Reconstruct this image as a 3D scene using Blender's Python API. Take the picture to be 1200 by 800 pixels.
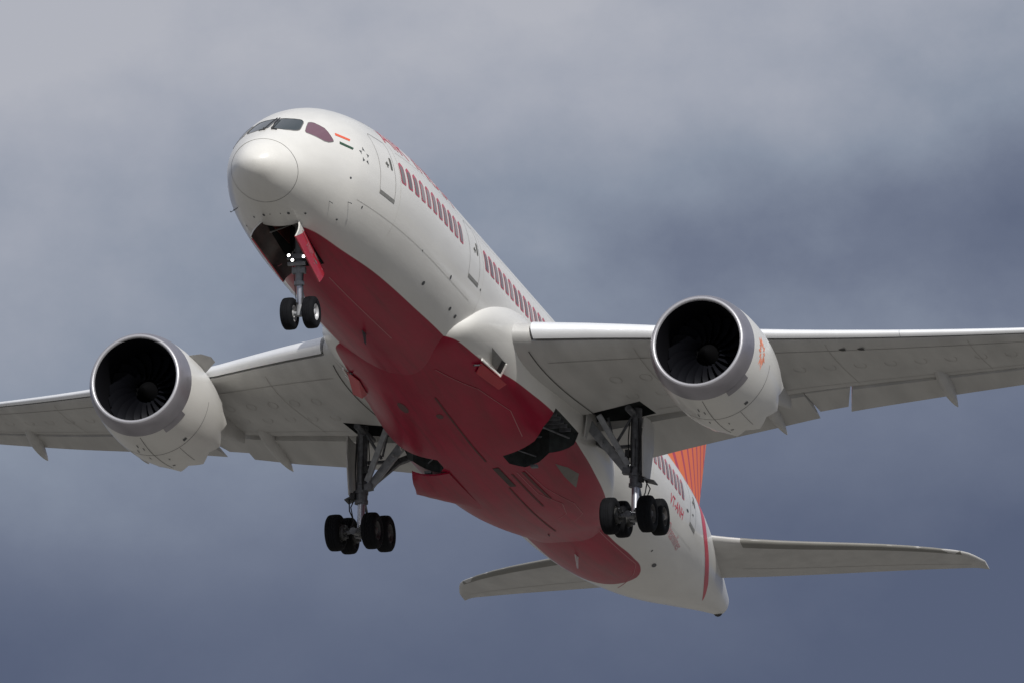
import bpy, bmesh, math, random
from mathutils import Vector, Matrix
from mathutils.bvhtree import BVHTree
random.seed(7)
S = bpy.context.scene
COL = S.collection
for o in list(bpy.data.objects): bpy.data.objects.remove(o)
R = math.radians

# ------------------------------------------------------------------ camera, sky, sun
cam = bpy.data.objects.new('camera', bpy.data.cameras.new('camera'))
COL.objects.link(cam); S.camera = cam
cam.location = (0, 0, 1.7); cam.rotation_euler = (R(98), 0, 0)
cam.data.sensor_width = 36; cam.data.lens = 12326.5 / 1200 * 36
cam.data.clip_start = 1; cam.data.clip_end = 40000

SUN = Vector((0.2003, -0.7545, 0.6250)).normalized()
w = bpy.data.worlds.new('World'); S.world = w; w.use_nodes = True
nt = w.node_tree; N = nt.nodes; L = nt.links; N.clear()
def nd(t, **k):
    n = N.new(t)
    for a, b in k.items(): setattr(n, a, b)
    return n
wo = nd('ShaderNodeOutputWorld'); bg = nd('ShaderNodeBackground'); bg.inputs[1].default_value = 0.10
sky = nd('ShaderNodeTexSky', sky_type='NISHITA', sun_disc=False)
sky.sun_elevation = math.asin(SUN.z); sky.sun_rotation = math.atan2(SUN.x, SUN.y)
tc = nd('ShaderNodeTexCoord')
sep = nd('ShaderNodeSeparateXYZ'); L.new(tc.outputs['Generated'], sep.inputs[0])
# cloud banks: slow elevation trend plus soft noise of two sizes
cr = nd('ShaderNodeValToRGB')
mr = nd('ShaderNodeMapRange'); mr.inputs[1].default_value = 0.104; mr.inputs[2].default_value = 0.1685
L.new(sep.outputs[2], mr.inputs[0])
def cnoise(scale, detail, off, stretch=(1, 1, 1), rough=.5):
    mp = nd('ShaderNodeMapping'); mp.inputs[1].default_value = off; mp.inputs[3].default_value = stretch
    L.new(tc.outputs['Generated'], mp.inputs[0])
    n = nd('ShaderNodeTexNoise'); n.inputs['Scale'].default_value = scale; n.inputs['Detail'].default_value = detail
    n.inputs['Roughness'].default_value = rough
    L.new(mp.outputs[0], n.inputs[0]); return n.outputs[0]
def mth(op, a, b):
    m = nd('ShaderNodeMath', operation=op)
    for i, v in enumerate((a, b)):
        if isinstance(v, (int, float)): m.inputs[i].default_value = v
        else: L.new(v, m.inputs[i])
    return m.outputs[0]
n1 = cnoise(20, 3, (.31, .2, .05), (1, 1, 1.9), .45)
n2 = cnoise(52, 9, (.7, .1, .3), (1, 1, 1.25), .60)
n0 = cnoise(2.3, 5, (.1, .5, .2), (1, 1, 2.2), .55)
tex = mth('ADD', mth('MULTIPLY', mth('SUBTRACT', n1, .5), 1.0), mth('MULTIPLY', mth('SUBTRACT', n2, .5), .62))
v = mth('ADD', mr.outputs[0], mth('MULTIPLY', tex, mth('ADD', mth('MULTIPLY', mr.outputs[0], .95), .30)))      # the lower cloud is smoother
v = mth('ADD', v, mth('MULTIPLY', mth('MAXIMUM', mth('MINIMUM', sep.outputs[0], .06), -.06), -2.4))
v = mth('ADD', v, mth('MULTIPLY', mth('SUBTRACT', n0, .5), .9))
def bank(z0, wd, slope, x0, x1, amp):      # a long soft bank of cloud at one height, thicker to one side
    d = mth('DIVIDE', mth('SUBTRACT', mth('ADD', sep.outputs[2], mth('MULTIPLY', sep.outputs[0], slope)), z0), wd)
    g_ = mth('POWER', 2.718, mth('MULTIPLY', mth('MULTIPLY', d, d), -1.0))
    m_ = nd('ShaderNodeMapRange', interpolation_type='SMOOTHSTEP'); m_.inputs[1].default_value = x0; m_.inputs[2].default_value = x1; L.new(sep.outputs[0], m_.inputs[0])
    return mth('MULTIPLY', mth('MULTIPLY', g_, m_.outputs[0]), amp)
v = mth('ADD', v, bank(.1505, .0068, -.02, -.045, .050, -.27))
v = mth('ADD', v, bank(.1412, .0030, .03, -.01, .05, .12))
v = mth('ADD', v, bank(.1120, .0080, 0, -.012, -.05, -.22))
v = mth('MULTIPLY', v, .80)
L.new(v, cr.inputs[0])
els = cr.color_ramp.elements
els[0].position = 0.0; els[0].color = (.94, 1.17, 1.86, 1)
els[1].position = 1.0; els[1].color = (4.35, 4.50, 5.05, 1)
e = els.new(.28); e.color = (1.58, 1.86, 2.60, 1)
e = els.new(.52); e.color = (2.48, 2.86, 3.62, 1)
e = els.new(.78); e.color = (3.55, 3.80, 4.48, 1)
mx = nd('ShaderNodeMixRGB')

gap = nd('ShaderNodeMapRange'); gap.inputs[1].default_value = .70; gap.inputs[2].default_value = .80
gap.inputs[3].default_value = 1.0; gap.inputs[4].default_value = .55
L.new(n0, gap.inputs[0])
L.new(gap.outputs[0], mx.inputs[0])
L.new(sky.outputs[0], mx.inputs[1]); L.new(cr.outputs[0], mx.inputs[2])
L.new(mx.outputs[0], bg.inputs[0]); L.new(bg.outputs[0], wo.inputs[0])

sl = bpy.data.lights.new('sun', 'SUN'); sl.energy = 3.45; sl.angle = R(.6); sl.color = (1, .975, .93)
so = bpy.data.objects.new('sun', sl); COL.objects.link(so)
so.rotation_euler = SUN.to_track_quat('Z', 'Y').to_euler()
S.view_settings.view_transform = 'Standard'; S.view_settings.look = 'None'
S.view_settings.exposure = 0; S.view_settings.gamma = 1

# ------------------------------------------------------------------ materials
def newmat(name):
    m = bpy.data.materials.new(name); m.use_nodes = True
    return m, m.node_tree.nodes, m.node_tree.links, m.node_tree.nodes['Principled BSDF']
def mat(name, col, rough=.5, metal=0, coat=0, noise=0, scale=2.0, emit=0, spec=.5, stretch=(1, 1, 1), bump=0):
    m, n, l, p = newmat(name)
    p.inputs['Base Color'].default_value = (*col, 1); p.inputs['Roughness'].default_value = rough
    p.inputs['Metallic'].default_value = metal; p.inputs['Coat Weight'].default_value = coat
    p.inputs['Coat Roughness'].default_value = .12; p.inputs['Specular IOR Level'].default_value = spec
    if emit: p.inputs['Emission Color'].default_value = (1, .98, .92, 1); p.inputs['Emission Strength'].default_value = emit
    if noise:
        t = n.new('ShaderNodeTexCoord'); mp = n.new('ShaderNodeMapping'); mp.inputs[3].default_value = stretch
        l.new(t.outputs['Object'], mp.inputs[0])
        z = n.new('ShaderNodeTexNoise'); z.inputs['Scale'].default_value = scale; z.inputs['Detail'].default_value = 6
        l.new(mp.outputs[0], z.inputs[0])
        r = n.new('ShaderNodeValToRGB'); r.color_ramp.elements[0].position = .3; r.color_ramp.elements[1].position = .75
        r.color_ramp.elements[0].color = (*[c * (1 - noise) for c in col], 1); r.color_ramp.elements[1].color = (*[min(1, c * (1 + noise * .4)) for c in col], 1)
        l.new(z.outputs[0], r.inputs[0]); l.new(r.outputs[0], p.inputs['Base Color'])
        rr = n.new('ShaderNodeMapRange'); rr.inputs[3].default_value = rough * .8; rr.inputs[4].default_value = min(1, rough * 1.25)
        l.new(z.outputs[0], rr.inputs[0]); l.new(rr.outputs[0], p.inputs['Roughness'])
        if bump:
            b = n.new('ShaderNodeBump'); b.inputs['Strength'].default_value = bump; b.inputs['Distance'].default_value = .02
            l.new(z.outputs[0], b.inputs['Height']); l.new(b.outputs[0], p.inputs['Normal'])
    return m
WHITE = (.78, .765, .725)
M = {}
M['white'] = mat('white_paint', WHITE, .33, coat=.35, noise=.07, scale=.7)
M['wing_grey'] = mat('wing_grey_paint', (.555, .548, .53), .42, noise=.2, scale=.8, stretch=(.35, 1.6, 1))
M['fairing_grey'] = mat('track_fairing_paint', (.575, .567, .55), .4, noise=.15, scale=1.5)
M['slat'] = mat('polished_leading_edge', (.90, .91, .93), .30, metal=.25, noise=.05, scale=1.2)
M['boot'] = mat('tailplane_edge_paint', (.23, .225, .205), .4, noise=.1, scale=1.2)
M['lip'] = mat('inlet_lip_metal', (.40, .385, .42), .34, metal=.75, noise=.1, scale=2)
M['lip_hi'] = mat('inlet_lip_painted_highlight', (.47, .465, .49), .42, metal=.5)  # lighter copy of the lip metal, highlight put into its colour
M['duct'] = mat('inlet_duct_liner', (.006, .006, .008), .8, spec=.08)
M['fan'] = mat('fan_blade', (.008, .0085, .012), .4, metal=.4, spec=.3)
M['spinner'] = mat('spinner_black', (.0035, .0035, .004), .85, spec=.04)
M['hot'] = mat('exhaust_metal', (.30, .27, .24), .42, metal=.8, noise=.3, scale=3)
M['tyre'] = mat('tyre_rubber', (.0085, .009, .011), .8, noise=.4, scale=6, spec=.15)
M['rim'] = mat('wheel_rim', (.60, .60, .61), .45, metal=.4, noise=.3, scale=12)
M['rim_dark'] = mat('wheel_rim_dark', (.085, .08, .08), .5, metal=.4, noise=.4, scale=12)  # much darker metal for the main gear wheels
M['gear'] = mat('gear_grey_paint', (.33, .34, .36), .4, noise=.4, scale=5)
M['gear_dark'] = mat('gear_dark_paint', (.16, .165, .18), .45, noise=.5, scale=6)
M['chrome'] = mat('oleo_chrome', (.50, .51, .56), .32, metal=.8)
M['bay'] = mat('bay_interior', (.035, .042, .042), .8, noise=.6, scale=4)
M['bay_pipe'] = mat('bay_pipes', (.36, .35, .33), .5, noise=.3, scale=9)
M['door_inner'] = mat('door_inner_skin', (.075, .045, .04), .6, noise=.6, scale=3)
M['bay_red'] = mat('bay_primer', (.16, .035, .03), .6, noise=.5, scale=6)
M['black'] = mat('black_rubber_seal', (.02, .02, .022), .6)
M['wing_line'] = mat('wing_panel_line', (.455, .44, .415), .5)
M['line'] = mat('panel_line', (.20, .195, .19), .6)
M['dline'] = mat('dark_gap', (.06, .058, .055), .7)
M['redline'] = mat('belly_seam', (.46, .15, .17), .5)
M['redstain'] = mat('door_seal_stain', (.13, .025, .025), .55, noise=.3)
M['skin_seam'] = mat('skin_joint', (.62, .61, .58), .5)
M['faint_red'] = mat('faded_lettering', (.66, .34, .36), .5)
M['surround'] = mat('window_surround_red', (.50, .085, .13), .4)
M['brake'] = mat('brake_metal', (.13, .13, .13), .5, metal=.5, noise=.4, scale=10)
M['red'] = mat('red_paint_sunlit', (.50, .012, .03), .33, coat=.2, noise=.12, scale=1)  # sunlit version of the belly red, brighter in base colour, for the scoops
M['sign_red'] = mat('lettering_red', (.62, .05, .09), .4)
M['flag_o'] = mat('flag_saffron', (.80, .13, .06), .4)
M['flag_g'] = mat('flag_green', (.035, .085, .05), .4)
M['mark'] = mat('dark_marking', (.07, .075, .08), .5)
M['handle'] = mat('door_handle_recess', (.10, .10, .09), .6)
M['sill'] = mat('door_sill_gap_shade', (.24, .235, .22), .5, noise=.2, scale=9)
M['glass'] = mat('cockpit_glass', (.040, .050, .052), .12, spec=.5, coat=.15)
M['glass_side'] = mat('cockpit_side_glass', (.17, .075, .10), .12, spec=.7, coat=.5)
M['pane'] = mat('cabin_window_pane', (.24, .20, .205), .22, spec=.5)
_m = M['pane']; _n = _m.node_tree.nodes; _oi = _n.new('ShaderNodeObjectInfo'); _rp = _n.new('ShaderNodeValToRGB')      # shades drawn or dimmed differently behind each pane
_rp.color_ramp.elements[0].color = (.13, .105, .11, 1); _rp.color_ramp.elements[1].color = (.31, .27, .27, 1)
_m.node_tree.links.new(_oi.outputs['Random'], _rp.inputs[0]); _m.node_tree.links.new(_rp.outputs[0], _n['Principled BSDF'].inputs['Base Color'])
M['orange'] = mat('emblem_orange', (.85, .27, .15), .4)
M['lamp'] = mat('lit_landing_lamp', (1, 1, 1), .2, emit=9)
M['beacon'] = mat('beacon_glass', (.5, .02, .02), .15)
M['scuff'] = mat('belly_scuff', (.12, .05, .05), .6)
M['tri'] = mat('leaf_inner_face', (.22, .20, .18), .5, noise=.3)

# fuselage / fairing livery: white above, red belly below a waterline that varies along the body
def livery(name, pts, xend, k, xstart):
    m, n, l, p = newmat(name)
    p.inputs['Roughness'].default_value = .3; p.inputs['Coat Weight'].default_value = .35; p.inputs['Coat Roughness'].default_value = .1
    tc = n.new('ShaderNodeTexCoord'); sp = n.new('ShaderNodeSeparateXYZ'); l.new(tc.outputs['Object'], sp.inputs[0])
    def mt(op, a, b=0.0, c=None, clamp=False):
        q = n.new('ShaderNodeMath'); q.operation = op; q.use_clamp = clamp
        for i, v in enumerate((a, b)):
            if isinstance(v, (int, float)): q.inputs[i].default_value = v
            else: l.new(v, q.inputs[i])
        return q.outputs[0]
    fx = mt('DIVIDE', sp.outputs[0], 60.0)
    fc = n.new('ShaderNodeFloatCurve'); cu = fc.mapping.curves[0]
    while len(cu.points) < len(pts): cu.points.new(.5, .5)
    for q, (x, z) in zip(cu.points, pts): q.location = (x / 60, (z + 4) / 4)
    fc.mapping.update(); l.new(fx, fc.inputs['Value'])
    zr = mt('SUBTRACT', mt('MULTIPLY', fc.outputs[0], 4.0), 4.0)
    a = mt('MULTIPLY', mt('SUBTRACT', zr, sp.outputs[2]), 60.0, clamp=True)
    yy = mt('MULTIPLY', mt('MULTIPLY', sp.outputs[1], sp.outputs[1]), k)
    b = mt('MULTIPLY', mt('SUBTRACT', mt('SUBTRACT', xend, yy), sp.outputs[0]), 40.0, clamp=True)
    c = mt('MULTIPLY', mt('SUBTRACT', sp.outputs[0], xstart), 40.0, clamp=True)
    f = mt('MULTIPLY', mt('MULTIPLY', a, b), c)
    z = n.new('ShaderNodeTexNoise'); z.inputs['Scale'].default_value = .9; z.inputs['Detail'].default_value = 7
    mp = n.new('ShaderNodeMapping'); mp.inputs[3].default_value = (.35, 1.3, 1.3); l.new(tc.outputs['Object'], mp.inputs[0]); l.new(mp.outputs[0], z.inputs[0])
    def ramp(c0, c1):
        r = n.new('ShaderNodeValToRGB'); r.color_ramp.elements[0].position = .3; r.color_ramp.elements[1].position = .7
        r.color_ramp.elements[0].color = (*c0, 1); r.color_ramp.elements[1].color = (*c1, 1); l.new(z.outputs[0], r.inputs[0]); return r.outputs[0]
    wht = ramp((.72, .705, .665), (.80, .785, .745)); rd = ramp((.29, .002, .026), (.39, .003, .038))
    # oil and exhaust grime streaks on the belly only
    z2 = n.new('ShaderNodeTexNoise'); z2.inputs['Scale'].default_value = 2.2; z2.inputs['Detail'].default_value = 8
    mp2 = n.new('ShaderNodeMapping'); mp2.inputs[3].default_value = (.12, 2.2, .6); l.new(tc.outputs['Object'], mp2.inputs[0]); l.new(mp2.outputs[0], z2.inputs[0])
    gr = mt('MULTIPLY', mt('SUBTRACT', z2.outputs[0], .50), 1.6, clamp=True)
    mx0 = n.new('ShaderNodeMixRGB'); l.new(f, mx0.inputs[0]); l.new(wht, mx0.inputs[1]); l.new(rd, mx0.inputs[2])
    mx1 = n.new('ShaderNodeMixRGB'); l.new(mt('MULTIPLY', gr, f), mx1.inputs[0]); l.new(mx0.outputs[0], mx1.inputs[1]); mx1.inputs[2].default_value = (.13, .012, .018, 1)
    l.new(mx1.outputs[0], p.inputs['Base Color'])
    rr = n.new('ShaderNodeMapRange'); rr.inputs[3].default_value = .24; rr.inputs[4].default_value = .42
    l.new(z.outputs[0], rr.inputs[0]); l.new(rr.outputs[0], p.inputs['Roughness'])
    l.new(mt('SUBTRACT', .5, mt('MULTIPLY', f, .28)), p.inputs['Specular IOR Level']); l.new(mt('SUBTRACT', .35, mt('MULTIPLY', f, .27)), p.inputs['Coat Weight'])
    bz = n.new('ShaderNodeTexNoise'); bz.inputs['Scale'].default_value = 1.6; bz.inputs['Detail'].default_value = 3; l.new(mp.outputs[0], bz.inputs[0])
    bp = n.new('ShaderNodeBump'); bp.inputs['Strength'].default_value = .25; bp.inputs['Distance'].default_value = .03; l.new(bz.outputs[0], bp.inputs['Height']); l.new(bp.outputs[0], p.inputs['Normal'])
    return m
ZR = [(0, -2.60), (2.6, -2.6), (3.35, -2.46), (5.9, -2.50), (8.5, -2.45), (11.75, -2.39), (15.3, -2.32), (18, -2.34), (21, -2.2), (25, -2.22),
      (28.5, -2.45), (31, -2.58), (36.6, -2.54), (39.6, -2.36), (41.2, -2.28), (42.0, -2.34), (42.6, -2.6), (60, -2.6)]
M['livery'] = livery('fuselage_livery', ZR, 42.35, .30, 3.46)
M['livery_fair'] = livery('fairing_livery', ZR, 60, 0, 3.2)

# nose gear door: white tip, red body brightened in its colour as if sunlit
def door_mat():
    m, n, l, p = newmat('nose_door_paint_sunlit'); p.inputs['Roughness'].default_value = .3; p.inputs['Coat Weight'].default_value = .4
    tc = n.new('ShaderNodeTexCoord'); sp = n.new('ShaderNodeSeparateXYZ'); l.new(tc.outputs['Object'], sp.inputs[0])
    a = n.new('ShaderNodeMath'); a.operation = 'MULTIPLY_ADD'; l.new(sp.outputs[2], a.inputs[0]); a.inputs[1].default_value = -1.78; a.inputs[2].default_value = -1.78 * 3.02 - 2.99
    b = n.new('ShaderNodeMath'); b.operation = 'ADD'; l.new(sp.outputs[0], b.inputs[0]); l.new(a.outputs[0], b.inputs[1])
    c = n.new('ShaderNodeMath'); c.operation = 'MULTIPLY'; c.use_clamp = True; l.new(b.outputs[0], c.inputs[0]); c.inputs[1].default_value = 40
    mx = n.new('ShaderNodeMixRGB'); l.new(c.outputs[0], mx.inputs[0]); mx.inputs[1].default_value = (*WHITE, 1); mx.inputs[2].default_value = (.52, .022, .045, 1)
    l.new(mx.outputs[0], p.inputs['Base Color']); return m
M['nose_door'] = door_mat()

# fin: orange with red rays fanning out of the foot of the rudder
def fin_mat():
    m, n, l, p = newmat('fin_livery'); p.inputs['Roughness'].default_value = .35
    tc = n.new('ShaderNodeTexCoord'); sp = n.new('ShaderNodeSeparateXYZ'); l.new(tc.outputs['Object'], sp.inputs[0])
    def mt(op, a, b=0.0, clamp=False):
        q = n.new('ShaderNodeMath'); q.operation = op; q.use_clamp = clamp
        for i, v in enumerate((a, b)):
            if isinstance(v, (int, float)): q.inputs[i].default_value = v
            else: l.new(v, q.inputs[i])
        return q.outputs[0]
    ang = mt('ARCTAN2', mt('SUBTRACT', sp.outputs[2], 1.2), mt('SUBTRACT', 54.2, sp.outputs[0]))
    fr = mt('FRACT', mt('MULTIPLY', ang, 6.4))
    s = mt('MULTIPLY', mt('SUBTRACT', fr, .70), 14, clamp=True)
    mx = n.new('ShaderNodeMixRGB'); l.new(s, mx.inputs[0]); mx.inputs[1].default_value = (1.0, .215, .05, 1); mx.inputs[2].default_value = (.58, .05, .11, 1)
    l.new(mx.outputs[0], p.inputs['Base Color']); return m
M['fin'] = fin_mat()

# ------------------------------------------------------------------ unseen ground far below, added to bounce light onto the underside
def ground_mat():
    m, n, l, p = newmat('bounce_ground')
    t = n.new('ShaderNodeTexCoord'); z = n.new('ShaderNodeTexNoise'); z.inputs['Scale'].default_value = .02; z.inputs['Detail'].default_value = 9
    l.new(t.outputs['Object'], z.inputs[0]); r = n.new('ShaderNodeValToRGB')
    r.color_ramp.elements[0].color = (.100, .096, .088, 1); r.color_ramp.elements[1].color = (.212, .202, .183, 1)
    r.color_ramp.elements[0].position = .35; r.color_ramp.elements[1].position = .65
    l.new(z.outputs[0], r.inputs[0]); l.new(r.outputs[0], p.inputs['Base Color']); p.inputs['Roughness'].default_value = .95
    return m
def port_to_negative_y(me):               # builders count y towards the port wing; the stored axes are right-handed
    for q in me.vertices: q.co.y = -q.co.y
    me.flip_normals(); me.update()
def link(name, me, m=None, parent=None, smooth=True, label=None):
    if parent is not None: port_to_negative_y(me)
    o = bpy.data.objects.new(name, me); COL.objects.link(o)
    if m is not None:
        for q in (m if isinstance(m, (list, tuple)) else [m]): me.materials.append(q)
    if smooth:
        for q in me.polygons: q.use_smooth = True
    if parent is not None:
        o.parent = parent
        if parent is ROOT: o.location = (-BX, 0, -BZ)
    if label: o['label'] = label
    return o
BX, BZ = 25.0, -5.0
ROOT = None
bm = bmesh.new()
gv = [bm.verts.new((15000 * math.cos(a * math.pi / 32), 15000 * math.sin(a * math.pi / 32), 0)) for a in range(64)]
bm.faces.new(gv); me = bpy.data.meshes.new('ground'); bm.to_mesh(me); bm.free()
g = link('ground', me, ground_mat(), smooth=False); g['kind'] = 'structure'

# ------------------------------------------------------------------ the aircraft: root empty
WM = Matrix(((0.28125, 0.95919, 0.02909), (0.94151, -0.28170, 0.18526), (-0.18585, 0.02474, 0.98233)))
WMo = Vector((-8.20513, 328.54221, 55.04900))
ROOT = bpy.data.objects.new('airliner', None); COL.objects.link(ROOT)
ROOT['label'] = 'white twin-engine airliner with red belly climbing with its landing gear down against grey clouds'
ROOT['category'] = 'airliner'
# orthonormalise
c0 = Vector(WM.col[0]).normalized(); c1 = Vector(WM.col[1]); c1 = (c1 - c0 * c1.dot(c0)).normalized(); c1 = -c1; c2 = c0.cross(c1)
RM = Matrix((c0, c1, c2)).transposed()
ROOT.matrix_world = Matrix.Translation(WMo + RM @ Vector((BX, 0, BZ))) @ RM.to_4x4()

# ------------------------------------------------------------------ helpers
def mesh(name, verts, faces):
    me = bpy.data.meshes.new(name); me.from_pydata([tuple(v) for v in verts], [], faces); me.update(); return me
class MB:
    def __init__(s): s.v = []; s.f = []; s.m = []
    def add(s, v, f, mi=0):
        b = len(s.v); s.v += [tuple(q) for q in v]; s.f += [tuple(i + b for i in q) for q in f]; s.m += [mi] * len(f)
    def tube(s, p0, p1, r0, r1=None, n=14, mi=0):
        p0, p1 = Vector(p0), Vector(p1); r1 = r0 if r1 is None else r1
        d = (p1 - p0).normalized(); a = d.orthogonal().normalized(); b = d.cross(a)
        v = []
        for p, r in ((p0, r0), (p1, r1)):
            for i in range(n):
                t = 2 * math.pi * i / n; v.append(p + (a * math.cos(t) + b * math.sin(t)) * r)
        f = [(i, (i + 1) % n, n + (i + 1) % n, n + i) for i in range(n)] + [tuple(range(n))[::-1], tuple(range(n, 2 * n))]
        s.add(v, f, mi); return s
    def path(s, pts, r, n=8, mi=0):
        for a, b in zip(pts[:-1], pts[1:]): s.tube(a, b, r, r, n, mi)
        return s
    def beam(s, p0, p1, w, h, up=(0, 0, 1), w1=None, h1=None, mi=0):
        p0, p1 = Vector(p0), Vector(p1); d = (p1 - p0).normalized(); u = Vector(up); sd = d.cross(u).normalized(); u = sd.cross(d)
        v = []
        for p, a, b in ((p0, w, h), (p1, w1 or w, h1 or h)):
            for x, y in ((-1, -1), (1, -1), (1, 1), (-1, 1)): v.append(p + sd * x * a / 2 + u * y * b / 2)
        s.add(v, [(3, 2, 1, 0), (4, 5, 6, 7), (0, 1, 5, 4), (1, 2, 6, 5), (2, 3, 7, 6), (3, 0, 4, 7)], mi); return s
    def box(s, a, b, mi=0):
        x0, y0, z0 = a; x1, y1, z1 = b
        v = [(x0, y0, z0), (x1, y0, z0), (x1, y1, z0), (x0, y1, z0), (x0, y0, z1), (x1, y0, z1), (x1, y1, z1), (x0, y1, z1)]
        s.add(v, [(3, 2, 1, 0), (4, 5, 6, 7), (0, 1, 5, 4), (1, 2, 6, 5), (2, 3, 7, 6), (3, 0, 4, 7)], mi); return s
    def lathe(s, prof, c, axis='x', n=48, mi=0, cap=False):
        c = Vector(c); v = []
        for a, r in prof:
            for i in range(n):
                t = 2 * math.pi * i / n
                if axis == 'x': v.append(c + Vector((a, r * math.cos(t), r * math.sin(t))))
                elif axis == 'y': v.append(c + Vector((r * math.cos(t), a, r * math.sin(t))))
                else: v.append(c + Vector((r * math.cos(t), r * math.sin(t), a)))
        f = []
        for k in range(len(prof) - 1):
            for i in range(n):
                j = (i + 1) % n; f.append((k * n + i, k * n + j, (k + 1) * n + j, (k + 1) * n + i))
        if cap: f += [tuple(range(n))[::-1], tuple(range((len(prof) - 1) * n, len(prof) * n))]
        s.add(v, f, mi); return s
    def build(s, name, m, parent, smooth=True, bevel=0, label=None, fixn=True, auto=None):
        me = mesh(name, s.v, s.f)
        me.polygons.foreach_set('material_index', s.m)
        if fixn:
            b = bmesh.new(); b.from_mesh(me); bmesh.ops.recalc_face_normals(b, faces=b.faces); b.to_mesh(me); b.free()
        o = link(name, me, m, parent, smooth, label)
        if bevel:
            q = o.modifiers.new('bevel', 'BEVEL'); q.width = bevel; q.segments = 2; q.limit_method = 'ANGLE'
        if smooth: sharp(me, auto or 35)
        return o
def sharp(me, deg):
    b = bmesh.new(); b.from_mesh(me)
    for e in b.edges:
        if len(e.link_faces) == 2 and e.calc_face_angle(0) > R(deg): e.smooth = False
    b.to_mesh(me); b.free()
def pchip(xs, ys):
    xs = list(xs); ys = list(ys); n = len(xs)
    h = [xs[i + 1] - xs[i] for i in range(n - 1)]; d = [(ys[i + 1] - ys[i]) / h[i] for i in range(n - 1)]
    m = [0] * n
    for i in range(1, n - 1):
        if d[i - 1] * d[i] > 0:
            w1 = 2 * h[i] + h[i - 1]; w2 = h[i] + 2 * h[i - 1]; m[i] = (w1 + w2) / (w1 / d[i - 1] + w2 / d[i])
    m[0] = d[0]; m[-1] = d[-1]
    def g(x):
        if x <= xs[0]: return ys[0]
        if x >= xs[-1]: return ys[-1]
        lo, hi = 0, n - 1
        while hi - lo > 1:
            k = (lo + hi) // 2
            if xs[k] <= x: lo = k
            else: hi = k
        t = (x - xs[lo]) / h[lo]
        return ((1 + 2 * t) * (1 - t) ** 2) * ys[lo] + t * (1 - t) ** 2 * h[lo] * m[lo] + t * t * (3 - 2 * t) * ys[lo + 1] + t * t * (t - 1) * h[lo] * m[lo + 1]
    return g

# ------------------------------------------------------------------ fuselage
XE=55.9
NX=[0.35,.45,.6,.9,1.3,1.8,2.3,2.8,3.3,3.8,4.4,5.3,6.3,7.3,8.3,9.5,11,12]
NT=[-1.28,-.96,-.72,-.42,-.09,.27,.61,.94,1.27,1.56,1.84,2.17,2.43,2.62,2.75,2.86,2.94,2.97]
NB=[-1.28,-1.50,-1.65,-1.82,-2.00,-2.16,-2.28,-2.38,-2.47,-2.56,-2.65,-2.76,-2.84,-2.90,-2.935,-2.96,-2.97,-2.97]
NW=[0,.34,.56,.82,1.08,1.33,1.54,1.72,1.88,2.03,2.22,2.40,2.55,2.67,2.76,2.83,2.875,2.885]
AX=[34,36,38,40,42,44,46,48,50,52,54,55.9]
AT=[2.97,2.97,2.965,2.95,2.92,2.86,2.78,2.66,2.48,2.24,1.94,1.55]
AB=[-2.97,-2.95,-2.87,-2.72,-2.49,-2.18,-1.81,-1.36,-.86,-.36,.14,.58]
AW=[2.885,2.88,2.86,2.80,2.68,2.49,2.23,1.91,1.54,1.15,.76,.38]
MX=[.35,1.3,2.3,3.8,5.8,8,10,12]; MZ=[-1.28,-1.10,-.86,-.54,-.26,-.09,-.02,0]
_s=lambda L:[math.sqrt(v-.349) for v in L]
gt=pchip(_s(NX)+_s(AX),NT+AT);gb=pchip(_s(NX)+_s(AX),NB+AB);gw=pchip(_s(NX)+_s(AX),NW+AW)
gm=pchip(_s(MX)+_s([35,42,48,55.9]),MZ+[0,.15,.55,1.07])
def prof(x):
    s=math.sqrt(max(x-.349,0));t=gt(s);b=gb(s);w=gw(s);m=gm(s);
    m=min(max(m,b+.3*(t-b)),t-.3*(t-b))
    return t,b,w,m
def fus(x,th):
    t,b,w,m=prof(x);c,s=math.cos(th),math.sin(th)
    return (x,w*c,m+s*((t-m) if s>0 else (m-b)))
def fpt(x, th, off=0.0):
    p = Vector(fus(x, th))
    if off:
        a = Vector(fus(x + .02, th)) - Vector(fus(max(x - .02, X0), th)); b = Vector(fus(x, th + .01)) - Vector(fus(x, th - .01))
        n = b.cross(a).normalized()
        if n.y * math.cos(th) + n.z * math.sin(th) < 0: n = -n
        p = p + n * off
    return p
X0 = .3501
def side(x, z, off=.006, s=1):            # point on the port flank at height z
    t, b, w_, m = prof(x); th = math.asin(max(-1, min(1, (z - m) / ((t - m) if z > m else (m - b)))))
    p = fpt(x, th, off); p.y *= s; return p

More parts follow.
